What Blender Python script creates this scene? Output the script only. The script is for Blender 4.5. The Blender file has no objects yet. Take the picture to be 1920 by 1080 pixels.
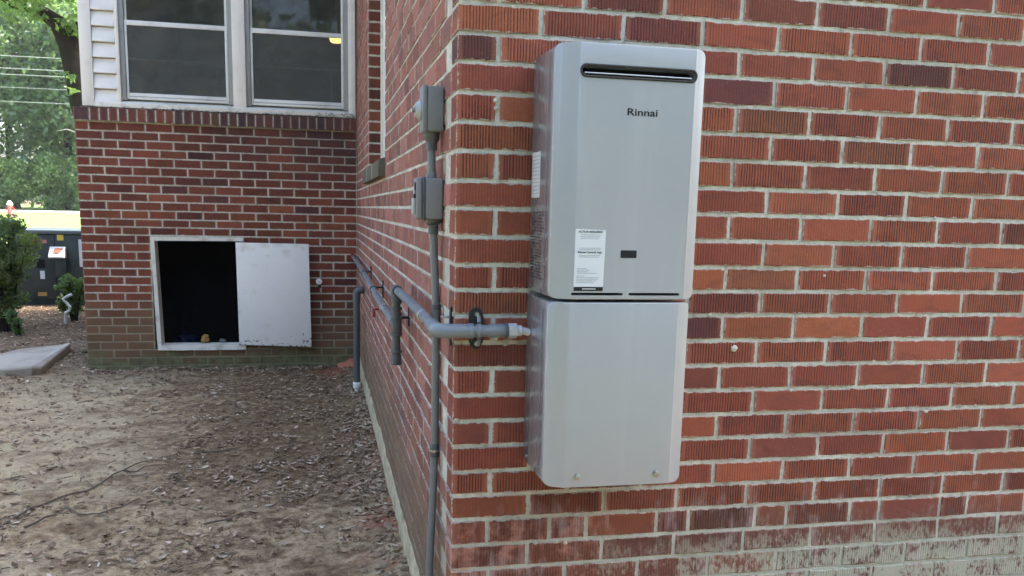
import bpy, bmesh, math, random
import numpy as np
from mathutils import Vector, Matrix, noise as mnoise
S = bpy.context.scene
COL = S.collection
R = random.Random(11)
RAD = math.radians

# ------------------------------------------------------------------ camera
cam_d = bpy.data.cameras.new("camera"); CAM = bpy.data.objects.new("camera", cam_d); COL.objects.link(CAM)
CAM_LOC = Vector((-0.32136, -2.10244, 1.29645))
CAM_M = Matrix.Rotation(RAD(-12.549), 3, 'Z') @ Matrix.Rotation(RAD(80.514), 3, 'X') @ Matrix.Rotation(RAD(1.371), 3, 'Z')
CAM.matrix_world = Matrix.Translation(CAM_LOC) @ CAM_M.to_4x4()
cam_d.sensor_width = 36.0; cam_d.lens = 1650.0 / 1920 * 36.0; cam_d.shift_y = 132.29 / 1920
cam_d.clip_start = 0.05; cam_d.clip_end = 3000
S.camera = CAM
S.cycles.max_bounces = 6; S.cycles.diffuse_bounces = 3; S.cycles.glossy_bounces = 3; S.cycles.volume_bounces = 0; S.cycles.transparent_max_bounces = 12
S.render.resolution_x = 1024; S.render.resolution_y = 576

# ------------------------------------------------------------------ sky, sun, exposure
SUN_EL = 52.0
SUN_DIR = Vector((0.96, 0.28, 0)).normalized()
world = bpy.data.worlds.new("World"); S.world = world; world.use_nodes = True
wn = world.node_tree.nodes; wl = world.node_tree.links; wn.clear()
sky = wn.new('ShaderNodeTexSky'); sky.sky_type = 'NISHITA'; sky.sun_disc = False
sky.sun_elevation = RAD(SUN_EL); sky.sun_rotation = math.atan2(SUN_DIR.x, SUN_DIR.y)
sky.air_density = 1.0; sky.dust_density = 5.0; sky.ozone_density = 1.6
bg = wn.new('ShaderNodeBackground'); bg.inputs[1].default_value = 0.15
wo = wn.new('ShaderNodeOutputWorld'); wl.new(sky.outputs[0], bg.inputs[0]); wl.new(bg.outputs[0], wo.inputs[0])
sd = bpy.data.lights.new("sun", 'SUN'); sd.energy = 2.6; sd.angle = RAD(0.6); sd.color = (1.0, 0.94, 0.85)
sun = bpy.data.objects.new("sun", sd); COL.objects.link(sun)
sv = Vector((SUN_DIR.x * math.cos(RAD(SUN_EL)), SUN_DIR.y * math.cos(RAD(SUN_EL)), math.sin(RAD(SUN_EL))))
sun.rotation_euler = sv.to_track_quat('Z', 'Y').to_euler(); sun.location = (20, 12, 30)
S.view_settings.view_transform = 'Standard'; S.view_settings.look = 'None'
S.view_settings.gamma = 1.0; S.view_settings.use_curve_mapping = False
S.view_settings.exposure = 2.55

# ------------------------------------------------------------------ node helpers
class NT:
    def __init__(s, name):
        s.m = bpy.data.materials.new(name); s.m.use_nodes = True
        s.t = s.m.node_tree; s.t.nodes.clear()
        s.out = s.t.nodes.new('ShaderNodeOutputMaterial')
    def n(s, typ, **kw):
        nd = s.t.nodes.new('ShaderNode' + typ)
        for k, v in kw.items(): setattr(nd, k, v)
        return nd
    def put(s, sock, v):
        if v is None: return
        if hasattr(v, 'links') or isinstance(v, bpy.types.NodeSocket): s.t.links.new(v, sock)
        else:
            if isinstance(v, (tuple, list)) and len(v) == 3 and sock.type == 'RGBA': v = (*v, 1)
            sock.default_value = v
    def math(s, op, a, b=None, c=None, clamp=False):
        nd = s.n('Math', operation=op, use_clamp=clamp)
        for i, v in enumerate((a, b, c)): s.put(nd.inputs[i], v)
        return nd.outputs[0]
    def mix(s, f, a, b, mode='MIX'):
        nd = s.n('MixRGB', blend_type=mode)
        for i, v in enumerate((f, a, b)): s.put(nd.inputs[i], v)
        return nd.outputs[0]
    def noise(s, vec, scale, detail=4, rough=.55, dist=0):
        nd = s.n('TexNoise'); s.put(nd.inputs['Vector'], vec)
        nd.inputs['Scale'].default_value = scale; nd.inputs['Detail'].default_value = detail
        nd.inputs['Roughness'].default_value = rough; nd.inputs['Distortion'].default_value = dist
        return nd.outputs['Fac']
    def ramp(s, f, stops):
        nd = s.n('ValToRGB'); e = nd.color_ramp.elements
        while len(e) < len(stops): e.new(.5)
        for i, (p, c) in enumerate(stops):
            e[i].position = p
            if not isinstance(c, (tuple, list)): c = (c, c, c)
            e[i].color = (*c, 1)
        s.put(nd.inputs[0], f); return nd.outputs[0]
    def maprange(s, v, a, b, c=0., d=1., smooth=True):
        nd = s.n('MapRange', interpolation_type='SMOOTHSTEP' if smooth else 'LINEAR')
        s.put(nd.inputs[0], v)
        for i, x in enumerate((a, b, c, d)): nd.inputs[i + 1].default_value = x
        return nd.outputs[0]
    def pos(s): return s.n('NewGeometry').outputs['Position']
    def obj(s): return s.n('TexCoord').outputs['Object']
    def xyz(s, v):
        nd = s.n('SeparateXYZ'); s.put(nd.inputs[0], v); return nd.outputs
    def scale(s, v, sc):
        nd = s.n('Mapping'); s.put(nd.inputs[0], v); nd.inputs['Scale'].default_value = sc; return nd.outputs[0]
    def bump(s, h, strength=.5, dist=.002, normal=None):
        nd = s.n('Bump'); nd.inputs['Strength'].default_value = strength; nd.inputs['Distance'].default_value = dist
        s.put(nd.inputs['Height'], h)
        if normal is not None: s.put(nd.inputs['Normal'], normal)
        return nd.outputs[0]
    def pbr(s, color, rough=.6, metal=0., normal=None, spec=.5, coat=0., emis=None, emis_s=0.):
        p = s.n('BsdfPrincipled')
        s.put(p.inputs['Base Color'], color); s.put(p.inputs['Roughness'], rough); s.put(p.inputs['Metallic'], metal)
        p.inputs['Specular IOR Level'].default_value = spec
        if coat: p.inputs['Coat Weight'].default_value = coat; p.inputs['Coat Roughness'].default_value = .15
        if normal is not None: s.put(p.inputs['Normal'], normal)
        if emis is not None: s.put(p.inputs['Emission Color'], emis); p.inputs['Emission Strength'].default_value = emis_s
        s.t.links.new(p.outputs[0], s.out.inputs[0]); return s.m

def simple(name, col, rough=.6, metal=0., nscale=60, namp=.12, bumpd=.0006, spec=.5, dirt=None):
    t = NT(name); o = t.obj()
    f = t.noise(o, nscale, 4)
    c = t.mix(f, tuple(v * (1 - namp) for v in col), tuple(min(1, v * (1 + namp)) for v in col))
    if dirt:
        d = t.ramp(t.noise(o, nscale * .25, 5, .65), [(.52, 0), (.72, 1)])
        c = t.mix(t.math('MULTIPLY', d, dirt[1]), c, dirt[0])
    rg = t.maprange(f, .3, .7, max(.02, rough - .06), min(1, rough + .06))
    return t.pbr(c, rg, metal, t.bump(t.noise(o, nscale * 3, 3), .35, bumpd), spec)

# ------------------------------------------------------------------ materials
def brick_material(name, attr, front):
    t = NT(name)
    pos = t.pos(); X, Y, Z = t.xyz(pos)
    uv = t.n('UVMap', uv_map='metric').outputs[0]; uh = t.n('UVMap', uv_map='half').outputs[0]
    u, v, _ = t.xyz(uv); hu, hv, _ = t.xyz(uh)
    if attr:
        a = t.n('Attribute', attribute_type='GEOMETRY', attribute_name='tone'); tone = a.outputs['Color']; groove_amt = a.outputs['Alpha']
        rnd = a.outputs['Alpha']
    else:
        oi = t.n('ObjectInfo'); tone = oi.outputs['Color']; groove_amt = oi.outputs['Alpha']; rnd = oi.outputs['Random']
    du = t.math('SUBTRACT', hu, t.math('ABSOLUTE', u)); dv = t.math('SUBTRACT', hv, t.math('ABSOLUTE', v))
    edge = t.math('MINIMUM', du, dv)
    # vertical wire-cut grooves
    nz = t.noise(t.scale(pos, (45, 45, 1.2)), 1.0, 1)
    ph = t.math('ADD', t.math('DIVIDE', u, .0074), t.math('MULTIPLY', nz, .8))
    ph = t.math('ADD', ph, t.math('MULTIPLY', rnd, 7.3))
    fr = t.math('ABSOLUTE', t.math('SUBTRACT', t.math('FRACT', ph), .5))
    gr = t.maprange(fr, .10, .30, 1, 0)
    inside = t.maprange(du, .008, .013, 0, 1)
    patch = t.maprange(t.noise(pos, 14, 3), .36, .56, .5, 1)
    g = t.math('MULTIPLY', t.math('MULTIPLY', gr, inside), t.math('MULTIPLY', groove_amt, patch))
    # colour
    big = t.noise(pos, 9, 3, .6, .6); fine = t.noise(pos, 170, 2, .6)
    flash = t.ramp(t.noise(t.scale(pos, (1, 1, 2.2)), 11, 3, .5, .4), [(.52, 0), (.72, 1)])
    c = t.mix(t.math('MULTIPLY', flash, .42), tone, (.095, .038, .036))
    hot = t.ramp(big, [(.5, 0), (.75, 1)])
    c = t.mix(t.math('MULTIPLY', hot, .35), c, (.285, .09, .05))
    c = t.mix(.5, c, t.ramp(fine, [(.28, .35), (.55, .5), (.78, .68)]), 'OVERLAY')
    c = t.mix(t.math('MULTIPLY', g, .95), c, (.038, .015, .013))
    # paler smooth margins at the brick ends
    c = t.mix(t.math('MULTIPLY', t.math('SUBTRACT', 1.0, inside), .30), c, (.30, .13, .09))
    # soot and specks
    spk = t.ramp(t.noise(pos, 420, 2, .5), [(.69, 0), (.74, 1)])
    c = t.mix(t.math('MULTIPLY', spk, .45), c, (.55, .45, .38))
    drk = t.ramp(t.noise(pos, 210, 2, .5), [(.24, 1), (.31, 0)])
    c = t.mix(t.math('MULTIPLY', drk, .6), c, (.03, .02, .018))
    # mortar smear along the arrises
    en = t.math('SUBTRACT', edge, t.math('MULTIPLY', t.math('SUBTRACT', t.noise(pos, 48, 4, .65), .46), .017))
    sm = t.maprange(en, -.0002, .0014, 1, 0)
    c = t.mix(t.math('MULTIPLY', sm, .8), c, (.44, .40, .34))
    if front:
        # efflorescence low on the front wall
        fr_mask = 1.0
        low = t.math('MULTIPLY', t.maprange(Z, .53, .33, 0, 1), t.maprange(X, .1, 1.1, .35, 1))
        n1 = t.math('ADD', t.math('MULTIPLY', t.noise(t.scale(pos, (1, 1, .45)), 95, 4, .75), .55), t.math('MULTIPLY', t.noise(pos, 13, 3, .6), .45))
        ef = t.maprange(t.math('ADD', n1, t.math('MULTIPLY', low, .15)), .545, .66, 0, 1)
        ef = t.math('MULTIPLY', t.math('MULTIPLY', ef, low), fr_mask, clamp=True)
        brown = t.math('MULTIPLY', t.math('MULTIPLY', t.maprange(Z, .56, .40, 0, .6), fr_mask), t.maprange(X, .2, 1.0, .2, 1))
        c = t.mix(brown, c, (.10, .062, .052))
        c = t.mix(t.math('MULTIPLY', ef, .75), c, (.43, .465, .355))
        spl = t.math('MULTIPLY', t.math('MULTIPLY', t.maprange(Z, .545, .50, 0, 1), t.maprange(Z, .36, .43, 0, 1)), t.math('MULTIPLY', t.maprange(X, .28, .50, 1, 0), t.maprange(t.noise(pos, 8, 4, .65), .46, .62, 0, .6)))
        c = t.mix(spl, c, (.52, .25, .18))
        # pale bloom on the band above
        bl = t.math('MULTIPLY', t.math('MULTIPLY', t.maprange(Z, .62, .50, 0, 1), fr_mask), t.maprange(t.noise(t.scale(pos, (1, 1, .35)), 20, 4, .6), .5, .72, 0, .45))
        c = t.mix(bl, c, (.48, .36, .34))
    else:
        # mud and algae low on the other walls
        back = 1.0
        nm = t.noise(pos, 3.2, 5, .65)
        mud = t.maprange(t.math('ADD', Z, t.math('MULTIPLY', t.math('SUBTRACT', nm, .5), .5)), .62, .28, 0, .72)
        c = t.mix(t.math('MULTIPLY', mud, back), c, (.165, .112, .06))
        alg = t.maprange(t.math('ADD', Z, t.math('MULTIPLY', t.math('SUBTRACT', t.noise(pos, 6, 5, .7), .55), .5)), .13, -.02, 0, .8)
        c = t.mix(t.math('MULTIPLY', alg, back), c, t.ramp(t.noise(pos, 16, 4, .7), [(.35, (.075, .075, .04)), (.65, (.22, .235, .115))]))
        # back wall darker towards the top and the inner corner
        upper_dark = t.math('MULTIPLY', t.math('MULTIPLY', t.maprange(Z, 1.2, 1.85, 0, .7), t.maprange(X, -1.7, -.5, .1, 1)), t.maprange(Y, 5.0, 5.3, 0, 1))
        c = t.mix(t.math('MULTIPLY', upper_dark, t.maprange(t.noise(pos, 4, 5, .6), .35, .6, .4, 1)), c, (.05, .03, .032))
    h = t.math('SUBTRACT', t.math('MULTIPLY', t.noise(pos, 150, 3, .65), .55), t.math('MULTIPLY', t.math('MULTIPLY', gr, inside), t.math('MULTIPLY', groove_amt, .8)))
    return t.pbr(c, t.maprange(fine, .3, .7, .72, .95), 0, t.bump(h, .75, .0022), .3)

def mortar_material():
    t = NT('mortar'); pos = t.pos(); X, Y, Z = t.xyz(pos)
    n = t.noise(pos, 60, 6, .7); b = t.noise(pos, 5, 4)
    c = t.ramp(n, [(.2, (.35, .34, .28)), (.5, (.62, .61, .52)), (.8, (.76, .75, .655))])
    c = t.mix(t.maprange(b, .4, .65, 0, .45), c, (.30, .27, .20))
    c = t.mix(t.maprange(t.noise(pos, 26, 3, .6), .55, .72, 0, .6), c, (.20, .17, .13))
    fr_mask = t.maprange(Y, .02, .09, 1, 0); back = t.math('SUBTRACT', 1.0, fr_mask)
    low = t.math('MULTIPLY', t.maprange(Z, .55, .35, 0, .45), fr_mask)
    c = t.mix(low, c, (.40, .42, .31))
    clay = t.math('MULTIPLY', t.math('MULTIPLY', t.maprange(Z, .62, .5, 0, 1), t.maprange(X, .1, .5, 1, 0)), t.math('MULTIPLY', fr_mask, t.maprange(t.noise(pos, 9, 4), .5, .62, 0, .6)))
    c = t.mix(clay, c, (.62, .32, .22))
    mud = t.maprange(t.math('ADD', Z, t.math('MULTIPLY', t.math('SUBTRACT', t.noise(pos, 3.2, 5, .65), .5), .5)), .66, .22, 0, .8)
    c = t.mix(t.math('MULTIPLY', mud, back), c, (.27, .21, .125))
    alg = t.maprange(t.math('ADD', Z, t.math('MULTIPLY', t.math('SUBTRACT', t.noise(pos, 6, 5, .7), .55), .5)), .14, -.02, 0, .7)
    c = t.mix(t.math('MULTIPLY', alg, back), c, (.20, .21, .105))
    upper_dark = t.math('MULTIPLY', t.math('MULTIPLY', t.maprange(Z, 1.3, 1.9, 0, .5), t.maprange(X, -1.5, -.3, .1, 1)), t.maprange(Y, 5.0, 5.3, 0, 1))  # darker towards the top right of the back wall
    c = t.mix(upper_dark, c, (.12, .085, .08))
    h = t.math('ADD', t.noise(pos, 90, 5, .7), t.math('MULTIPLY', t.noise(pos, 420, 3), .5))
    return t.pbr(c, .95, 0, t.bump(h, .9, .004), .2)

def leaf_material(name, trans=.5):
    t = NT(name); a = t.n('Attribute', attribute_type='GEOMETRY', attribute_name='tone')
    d = t.n('BsdfDiffuse'); tr = t.n('BsdfTranslucent'); gl = t.n('BsdfGlossy'); gl.inputs['Roughness'].default_value = .45
    t.put(d.inputs[0], a.outputs['Color'])
    t.put(tr.inputs[0], t.mix(.6, a.outputs['Color'], (.26, .42, .10), 'MIX'))
    m1 = t.n('MixShader'); m1.inputs[0].default_value = trans
    t.t.links.new(d.outputs[0], m1.inputs[1]); t.t.links.new(tr.outputs[0], m1.inputs[2])
    m2 = t.n('MixShader'); m2.inputs[0].default_value = .05
    t.t.links.new(m1.outputs[0], m2.inputs[1]); t.t.links.new(gl.outputs[0], m2.inputs[2])
    t.t.links.new(m2.outputs[0], t.out.inputs[0]); return t.m

def litter_material():
    t = NT('dry_leaves'); a = t.n('Attribute', attribute_type='GEOMETRY', attribute_name='tone')
    return t.pbr(t.mix(t.noise(t.pos(), 90, 3), a.outputs['Color'], t.mix(.5, a.outputs['Color'], (.1, .08, .05))), .85, 0, None, .2)

def dirt_material():
    t = NT('dirt'); pos = t.pos(); X, Y, Z = t.xyz(pos)
    n = t.noise(pos, 22, 6, .72); f = t.noise(pos, 130, 3, .7); b = t.noise(pos, 1.3, 4, .6, .4)
    c = t.ramp(n, [(.27, (.14, .092, .055)), (.42, (.41, .292, .18)), (.58, (.62, .465, .30)), (.75, (.76, .605, .42))])
    sandm = t.math('ADD', b, t.math('MULTIPLY', t.maprange(X, -1.9, -.5, .16, -.12), 1.0))
    sandm = t.math('ADD', sandm, t.maprange(Y, .9, 1.7, .16, 0))
    sand = t.maprange(sandm, .50, .66, 0, .75)
    c = t.mix(sand, c, t.ramp(f, [(.3, (.52, .41, .27)), (.7, (.76, .63, .44))]))
    lng = t.noise(t.scale(pos, (1, 2.6, 1)), 38, 4, .7)
    c = t.mix(t.ramp(lng, [(.57, 0), (.70, .7)]), c, (.12, .085, .06))
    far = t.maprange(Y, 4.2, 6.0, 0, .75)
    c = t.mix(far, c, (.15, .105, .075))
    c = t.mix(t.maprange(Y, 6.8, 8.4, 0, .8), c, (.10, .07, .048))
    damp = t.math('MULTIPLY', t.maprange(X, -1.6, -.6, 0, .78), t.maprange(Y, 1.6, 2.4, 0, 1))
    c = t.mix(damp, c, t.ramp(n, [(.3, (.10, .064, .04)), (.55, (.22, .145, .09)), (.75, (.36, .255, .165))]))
    pt = t.maprange(t.noise(t.scale(pos, (1, 1.5, 1)), 3.4, 5, .68, .5), .44, .60, 0, 1)
    pt = t.math('MULTIPLY', pt, t.maprange(X, -2.3, -.9, .35, .85))
    c = t.mix(pt, c, t.ramp(n, [(.3, (.09, .056, .034)), (.55, (.25, .162, .10)), (.75, (.46, .33, .22))]))
    wallb = t.math('MULTIPLY', t.maprange(X, -.28, -.04, 0, 1), t.maprange(t.noise(pos, 4.5, 4, .6), .44, .6, 0, .85))
    wallb = t.math('MULTIPLY', wallb, t.maprange(Y, 2.9, 3.4, 1, 0))
    c = t.mix(wallb, c, (.40, .155, .105))
    wall2 = t.math('MULTIPLY', t.maprange(X, -.5, -.1, 0, 1), t.maprange(Y, 4.7, 5.2, 0, .9))
    c = t.mix(wall2, c, (.36, .10, .06))
    c = t.mix(1.0, c, (.84, .83, .765), 'MULTIPLY')
    h = t.math('ADD', n, t.math('MULTIPLY', f, .5))
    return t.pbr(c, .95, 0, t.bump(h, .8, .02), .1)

M = {}
M['brick'] = brick_material('brick', False, False); M['brick_rows'] = brick_material('brick_rows', True, False)
M['brick_front'] = brick_material('brick_front', False, True); M['brick_rows_front'] = brick_material('brick_rows_front', True, True)
M['mortar'] = mortar_material()
def parge_material():
    t = NT('stained_parging'); p = t.pos(); n = t.noise(p, 14, 6, .7); b = t.noise(t.scale(p, (1, 1, .4)), 5, 4, .6)
    c = t.ramp(n, [(.25, (.21, .165, .10)), (.5, (.42, .345, .22)), (.75, (.58, .485, .33))])
    c = t.mix(t.maprange(b, .48, .68, 0, .35), c, (.19, .18, .09))
    return t.pbr(c, .95, 0, t.bump(n, .8, .006), .2)
M['parge'] = parge_material()
M['dirt'] = dirt_material(); M['leaf'] = leaf_material('leaf'); M['litter'] = litter_material()
M['white'] = simple('white_paint', (.86, .835, .785), .55, 0, 30, .04, .0008, .4, ((.42, .40, .36), .25))
M['old_white'] = simple('weathered_white_paint', (.77, .74, .65), .7, 0, 40, .08, .0015, .3, ((.20, .17, .12), .6))
M['alu'] = simple('grey_storm_frame', (.34, .355, .35), .5, .1, 30, .08, .0004, .5, ((.16, .16, .15), .5))
M['alu_w'] = simple('pale_storm_rail', (.78, .78, .75), .5, 0, 30, .06, .0004, .5, ((.3, .28, .25), .4))
M['pvc'] = simple('grey_pipe_paint', (.165, .185, .20), .32, 0, 25, .08, .0003, .5, ((.30, .31, .31), .25))
M['pvc_dark'] = simple('dark_grey_plastic', (.075, .085, .09), .4, 0, 25, .1, .0003)
M['conduit'] = simple('conduit_plastic', (.15, .165, .165), .42, 0, 25, .08, .0003, .5, ((.26, .26, .25), .3))
M['boxgrey'] = simple('outlet_box_plastic', (.20, .205, .205), .5, 0, 60, .1, .0005, .4, ((.13, .12, .115), .5))
M['black_iron'] = simple('black_iron', (.02, .02, .02), .65, .1, 80, .2, .0006)
M['steel'] = simple('zinc_steel', (.42, .44, .45), .32, .9, 60, .1, .0004)
M['nickel'] = simple('pale_fitting', (.55, .57, .58), .4, .2, 60, .1, .0004)
M['red'] = simple('red_plastic', (.26, .015, .02), .4, 0, 40, .1, .0003)
M['whitepvc'] = simple('white_plastic', (.78, .78, .76), .4, 0, 40, .05, .0003, .5, ((.3, .27, .22), .4))
M['stone'] = simple('weathered_sill_stone', (.12, .112, .082), .9, 0, 35, .3, .003, .2, ((.06, .065, .04), .6))
M['concrete'] = simple('concrete_slab', (.44, .385, .315), .9, 0, 18, .18, .003, .2, ((.17, .14, .11), .5))
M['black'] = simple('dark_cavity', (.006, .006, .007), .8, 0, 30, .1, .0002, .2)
M['ink'] = simple('dark_print', (.012, .013, .015), .45, 0, 30, .1, .0, .25)
M['greyink'] = simple('grey_print', (.33, .36, .38), .6, 0, 200, .1, .0)
M['paper'] = simple('label_paper', (.56, .60, .62), .5, 0, 30, .03, .0001)
M['cab'] = simple('cabinet_green_paint', (.022, .033, .034), .45, 0, 12, .15, .0005, .4, ((.08, .08, .07), .3))
M['cab_lit_top'] = simple('cabinet_lit_top', (.10, .12, .125), .35, 0, 12, .1, .0005)  # paler than the body: sun and sky on the lid put into the colour
M['yellow'] = simple('yellow_sticker', (.62, .48, .06), .5, 0, 30, .05, .0)
M['pink'] = simple('faded_red_sticker', (.50, .16, .16), .5, 0, 30, .1, .0)
M['bark'] = simple('bark', (.03, .025, .021), .95, 0, 9, .5, .02, .1)
M['twig'] = simple('dead_twig', (.17, .135, .10), .9, 0, 60, .3, .001, .1)
M['deadwood'] = simple('pale_dead_wood', (.50, .47, .42), .9, 0, 20, .2, .003, .1)
M['road'] = simple('pale_road', (.34, .33, .32), .9, 0, 3, .1, .003, .2)
M['interior'] = simple('interior_wall', (.26, .27, .26), .9, 0, 8, .1, .0005, .2)
M['roof'] = simple('roof_shingle', (.05, .048, .045), .9, 0, 30, .3, .003, .2)
M['cable'] = simple('utility_cable', (.40, .41, .41), .6, .3, 10, .1, .0)
M['rotten'] = simple('rotten_leaves', (.045, .03, .022), .9, 0, 60, .4, .001, .1)
M['clod'] = simple('soil_clod', (.30, .215, .14), .95, 0, 9, .55, .003, .1)
M['clay'] = simple('red_clay', (.42, .15, .095), .95, 0, 20, .25, .006, .1)

def heater_material():
    t = NT('silver_enamel'); o = t.obj()
    f = t.noise(o, 900, 2); g = t.noise(o, 3, 3)
    c = t.mix(f, (.315, .338, .362), (.38, .402, .428))
    st_ = t.noise(t.scale(o, (1, 1, .08)), 30, 4, .6)
    c = t.mix(t.maprange(st_, .5, .75, 0, .10), c, (.55, .56, .54))
    return t.pbr(c, t.math('ADD', t.maprange(g, .3, .7, .33, .42), t.maprange(st_, .4, .7, 0, .06)), .25, t.bump(t.noise(o, 1400, 2), .05, .0003), .5, coat=.25)
def heater_side_material():
    t = NT('silver_enamel_casing'); o = t.obj()
    f = t.noise(o, 900, 2); g = t.noise(t.scale(o, (1, 3, .3)), 6, 2)
    c = t.mix(f, (.27, .28, .30), (.32, .33, .35))
    return t.pbr(c, t.maprange(g, .3, .7, .24, .33), .5, None, .5, coat=.5)
M['heater'] = heater_material(); M['casing'] = heater_side_material()
def glass_material():
    t = NT('window_glass'); fz = t.n('Fresnel'); fz.inputs[0].default_value = 1.5
    tr = t.n('BsdfTransparent'); tr.inputs[0].default_value = (.9, .93, .92, 1); gl = t.n('BsdfGlossy'); gl.inputs['Roughness'].default_value = .02
    t.put(gl.inputs['Normal'], t.bump(t.noise(t.pos(), 2.2, 2), .08, .01))
    m = t.n('MixShader'); t.put(m.inputs[0], t.math('MULTIPLY', fz.outputs[0], 1.2, clamp=True))
    t.t.links.new(tr.outputs[0], m.inputs[1]); t.t.links.new(gl.outputs[0], m.inputs[2]); t.t.links.new(m.outputs[0], t.out.inputs[0]); return t.m
def screen_material(name='insect_screen', a=.42, b=.6):
    t = NT(name); p = t.pos()
    tr = t.n('BsdfTransparent'); d = t.n('BsdfDiffuse'); n = t.noise(p, 9, 5, .65)
    t.put(d.inputs[0], t.mix(n, (.10, .107, .097), (.165, .172, .158)))
    m = t.n('MixShader'); t.put(m.inputs[0], t.maprange(n, .3, .7, a, b))
    t.t.links.new(tr.outputs[0], m.inputs[1]); t.t.links.new(d.outputs[0], m.inputs[2]); t.t.links.new(m.outputs[0], t.out.inputs[0]); return t.m
M['glass'] = glass_material(); M['screen'] = screen_material(); M['screen_thin'] = screen_material('sheer_insect_screen', .14, .3)
def lamp_material():
    t = NT('lit_lamp_shade'); return t.pbr((.8, .5, .2), .5, 0, None, .3, 0, (1.0, .55, .16), 2.6)
M['lamp'] = lamp_material()
def lawn_material():
    t = NT('lawn'); p = t.pos(); n = t.noise(p, 2.0, 6, .7)
    return t.pbr(t.ramp(n, [(.3, (.17, .245, .065)), (.7, (.25, .325, .105))]), .9, 0, t.bump(t.noise(p, 30, 4), .8, .03), .1)
M['lawn'] = lawn_material()
M['dark_lawn'] = simple('bounce_cut_grass', (.085, .095, .045), .9, 0, 6, .4, .02, .1)  # grass kept dark to weaken light bounced up at the walls

# ------------------------------------------------------------------ mesh helpers
class MB:
    def __init__(s): s.v = []; s.f = []; s.sm = []
    def quad_box(s, x0, x1, y0, y1, z0, z1):
        b = len(s.v)
        s.v += [(x0, y0, z0), (x1, y0, z0), (x1, y1, z0), (x0, y1, z0), (x0, y0, z1), (x1, y0, z1), (x1, y1, z1), (x0, y1, z1)]
        s.f += [(b, b+3, b+2, b+1), (b+4, b+5, b+6, b+7), (b, b+1, b+5, b+4), (b+1, b+2, b+6, b+5), (b+2, b+3, b+7, b+6), (b+3, b, b+4, b+7)]
        return s
    def tube(s, pts, rad, n=14, cap=True):
        pts = [Vector(p) for p in pts]; m = len(pts)
        rads = rad if isinstance(rad, (list, tuple)) else [rad] * m
        t0 = (pts[1] - pts[0]).normalized()
        up = Vector((0, 0, 1)) if abs(t0.z) < .9 else Vector((1, 0, 0))
        nrm = (up - t0 * up.dot(t0)).normalized(); b = len(s.v)
        for i, p in enumerate(pts):
            if i == 0: t = t0
            elif i == m - 1: t = (pts[i] - pts[i-1]).normalized()
            else:
                t = ((pts[i+1] - pts[i]).normalized() + (pts[i] - pts[i-1]).normalized())
                t = t.normalized() if t.length > 1e-6 else t0
            nrm = (nrm - t * nrm.dot(t)); nrm = nrm.normalized() if nrm.length > 1e-6 else Vector((1, 0, 0))
            bi = t.cross(nrm)
            for k in range(n):
                a = 2 * math.pi * k / n
                s.v.append(tuple(p + (nrm * math.cos(a) + bi * math.sin(a)) * rads[i]))
        for i in range(m - 1):
            for k in range(n):
                k2 = (k + 1) % n
                s.f.append((b + i*n + k, b + i*n + k2, b + (i+1)*n + k2, b + (i+1)*n + k))
        if cap:
            s.f.append(tuple(b + k for k in reversed(range(n)))); s.f.append(tuple(b + (m-1)*n + k for k in range(n)))
        return s
    def prism(s, poly, axis, d0, d1):
        """poly: 2-D outline in the two remaining axes (in x,y,z order)"""
        b = len(s.v); n = len(poly)
        for d in (d0, d1):
            for p in poly:
                c = list(p); c.insert(axis, d); s.v.append(tuple(c))
        s.f.append(tuple(b + i for i in range(n))); s.f.append(tuple(b + n + i for i in reversed(range(n))))
        for i in range(n): s.f.append((b + i, b + n + i, b + n + (i+1) % n, b + (i+1) % n))
        return s
WLOC = {}
def wloc(o): return WLOC.get(o.name, Vector((0, 0, 0))) if o else Vector((0, 0, 0))
def link(name, me, mat, parent=None):
    o = bpy.data.objects.new(name, me); COL.objects.link(o)
    if mat is not None: me.materials.append(M[mat])
    if parent: o.parent = parent
    return o
def build(name, mb, mat, parent=None, bevel=0., seg=2, smooth=35, base=None):
    """world-space mesh -> object; the origin sits at base (default: mesh floor centre) for top-level objects"""
    v = np.array(mb.v, dtype=float)
    if parent is not None: loc = wloc(parent); rel = Vector((0, 0, 0))
    elif base is not None: loc = Vector(base); rel = loc
    else: loc = Vector(((v[:, 0].min() + v[:, 0].max()) / 2, (v[:, 1].min() + v[:, 1].max()) / 2, v[:, 2].min())); rel = loc
    me = bpy.data.meshes.new(name); me.from_pydata([tuple(p) for p in (v - np.array(loc))], [], mb.f)
    bm = bmesh.new(); bm.from_mesh(me); bmesh.ops.recalc_face_normals(bm, faces=bm.faces)
    if bevel: 
        es = [e for e in bm.edges if len(e.link_faces) == 2 and e.calc_face_angle(0) > .6]
        bmesh.ops.bevel(bm, geom=es, offset=bevel, segments=seg, profile=.5, affect='EDGES', clamp_overlap=True)
    bm.to_mesh(me); bm.free()
    if smooth:
        me.polygons.foreach_set('use_smooth', [True] * len(me.polygons)); me.set_sharp_from_angle(angle=RAD(smooth))
    o = link(name, me, mat, parent); o.location = rel; WLOC[o.name] = Vector(loc)
    return o
def root(name, loc, label, cat, group=None):
    o = bpy.data.objects.new(name, None); COL.objects.link(o); o.location = loc; o.empty_display_size = .05
    WLOC[o.name] = Vector(loc); tag(o, label, cat, group); return o
def tag(o, label, cat=None, group=None, kind=None):
    if label: o['label'] = label
    if cat: o['category'] = cat
    if group: o['group'] = group
    if kind: o['kind'] = kind
    return o
def part_box(name, x0, x1, y0, y1, z0, z1, mat, parent, bevel=0.):
    return build(name, MB().quad_box(x0, x1, y0, y1, z0, z1), mat, parent, bevel)
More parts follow.
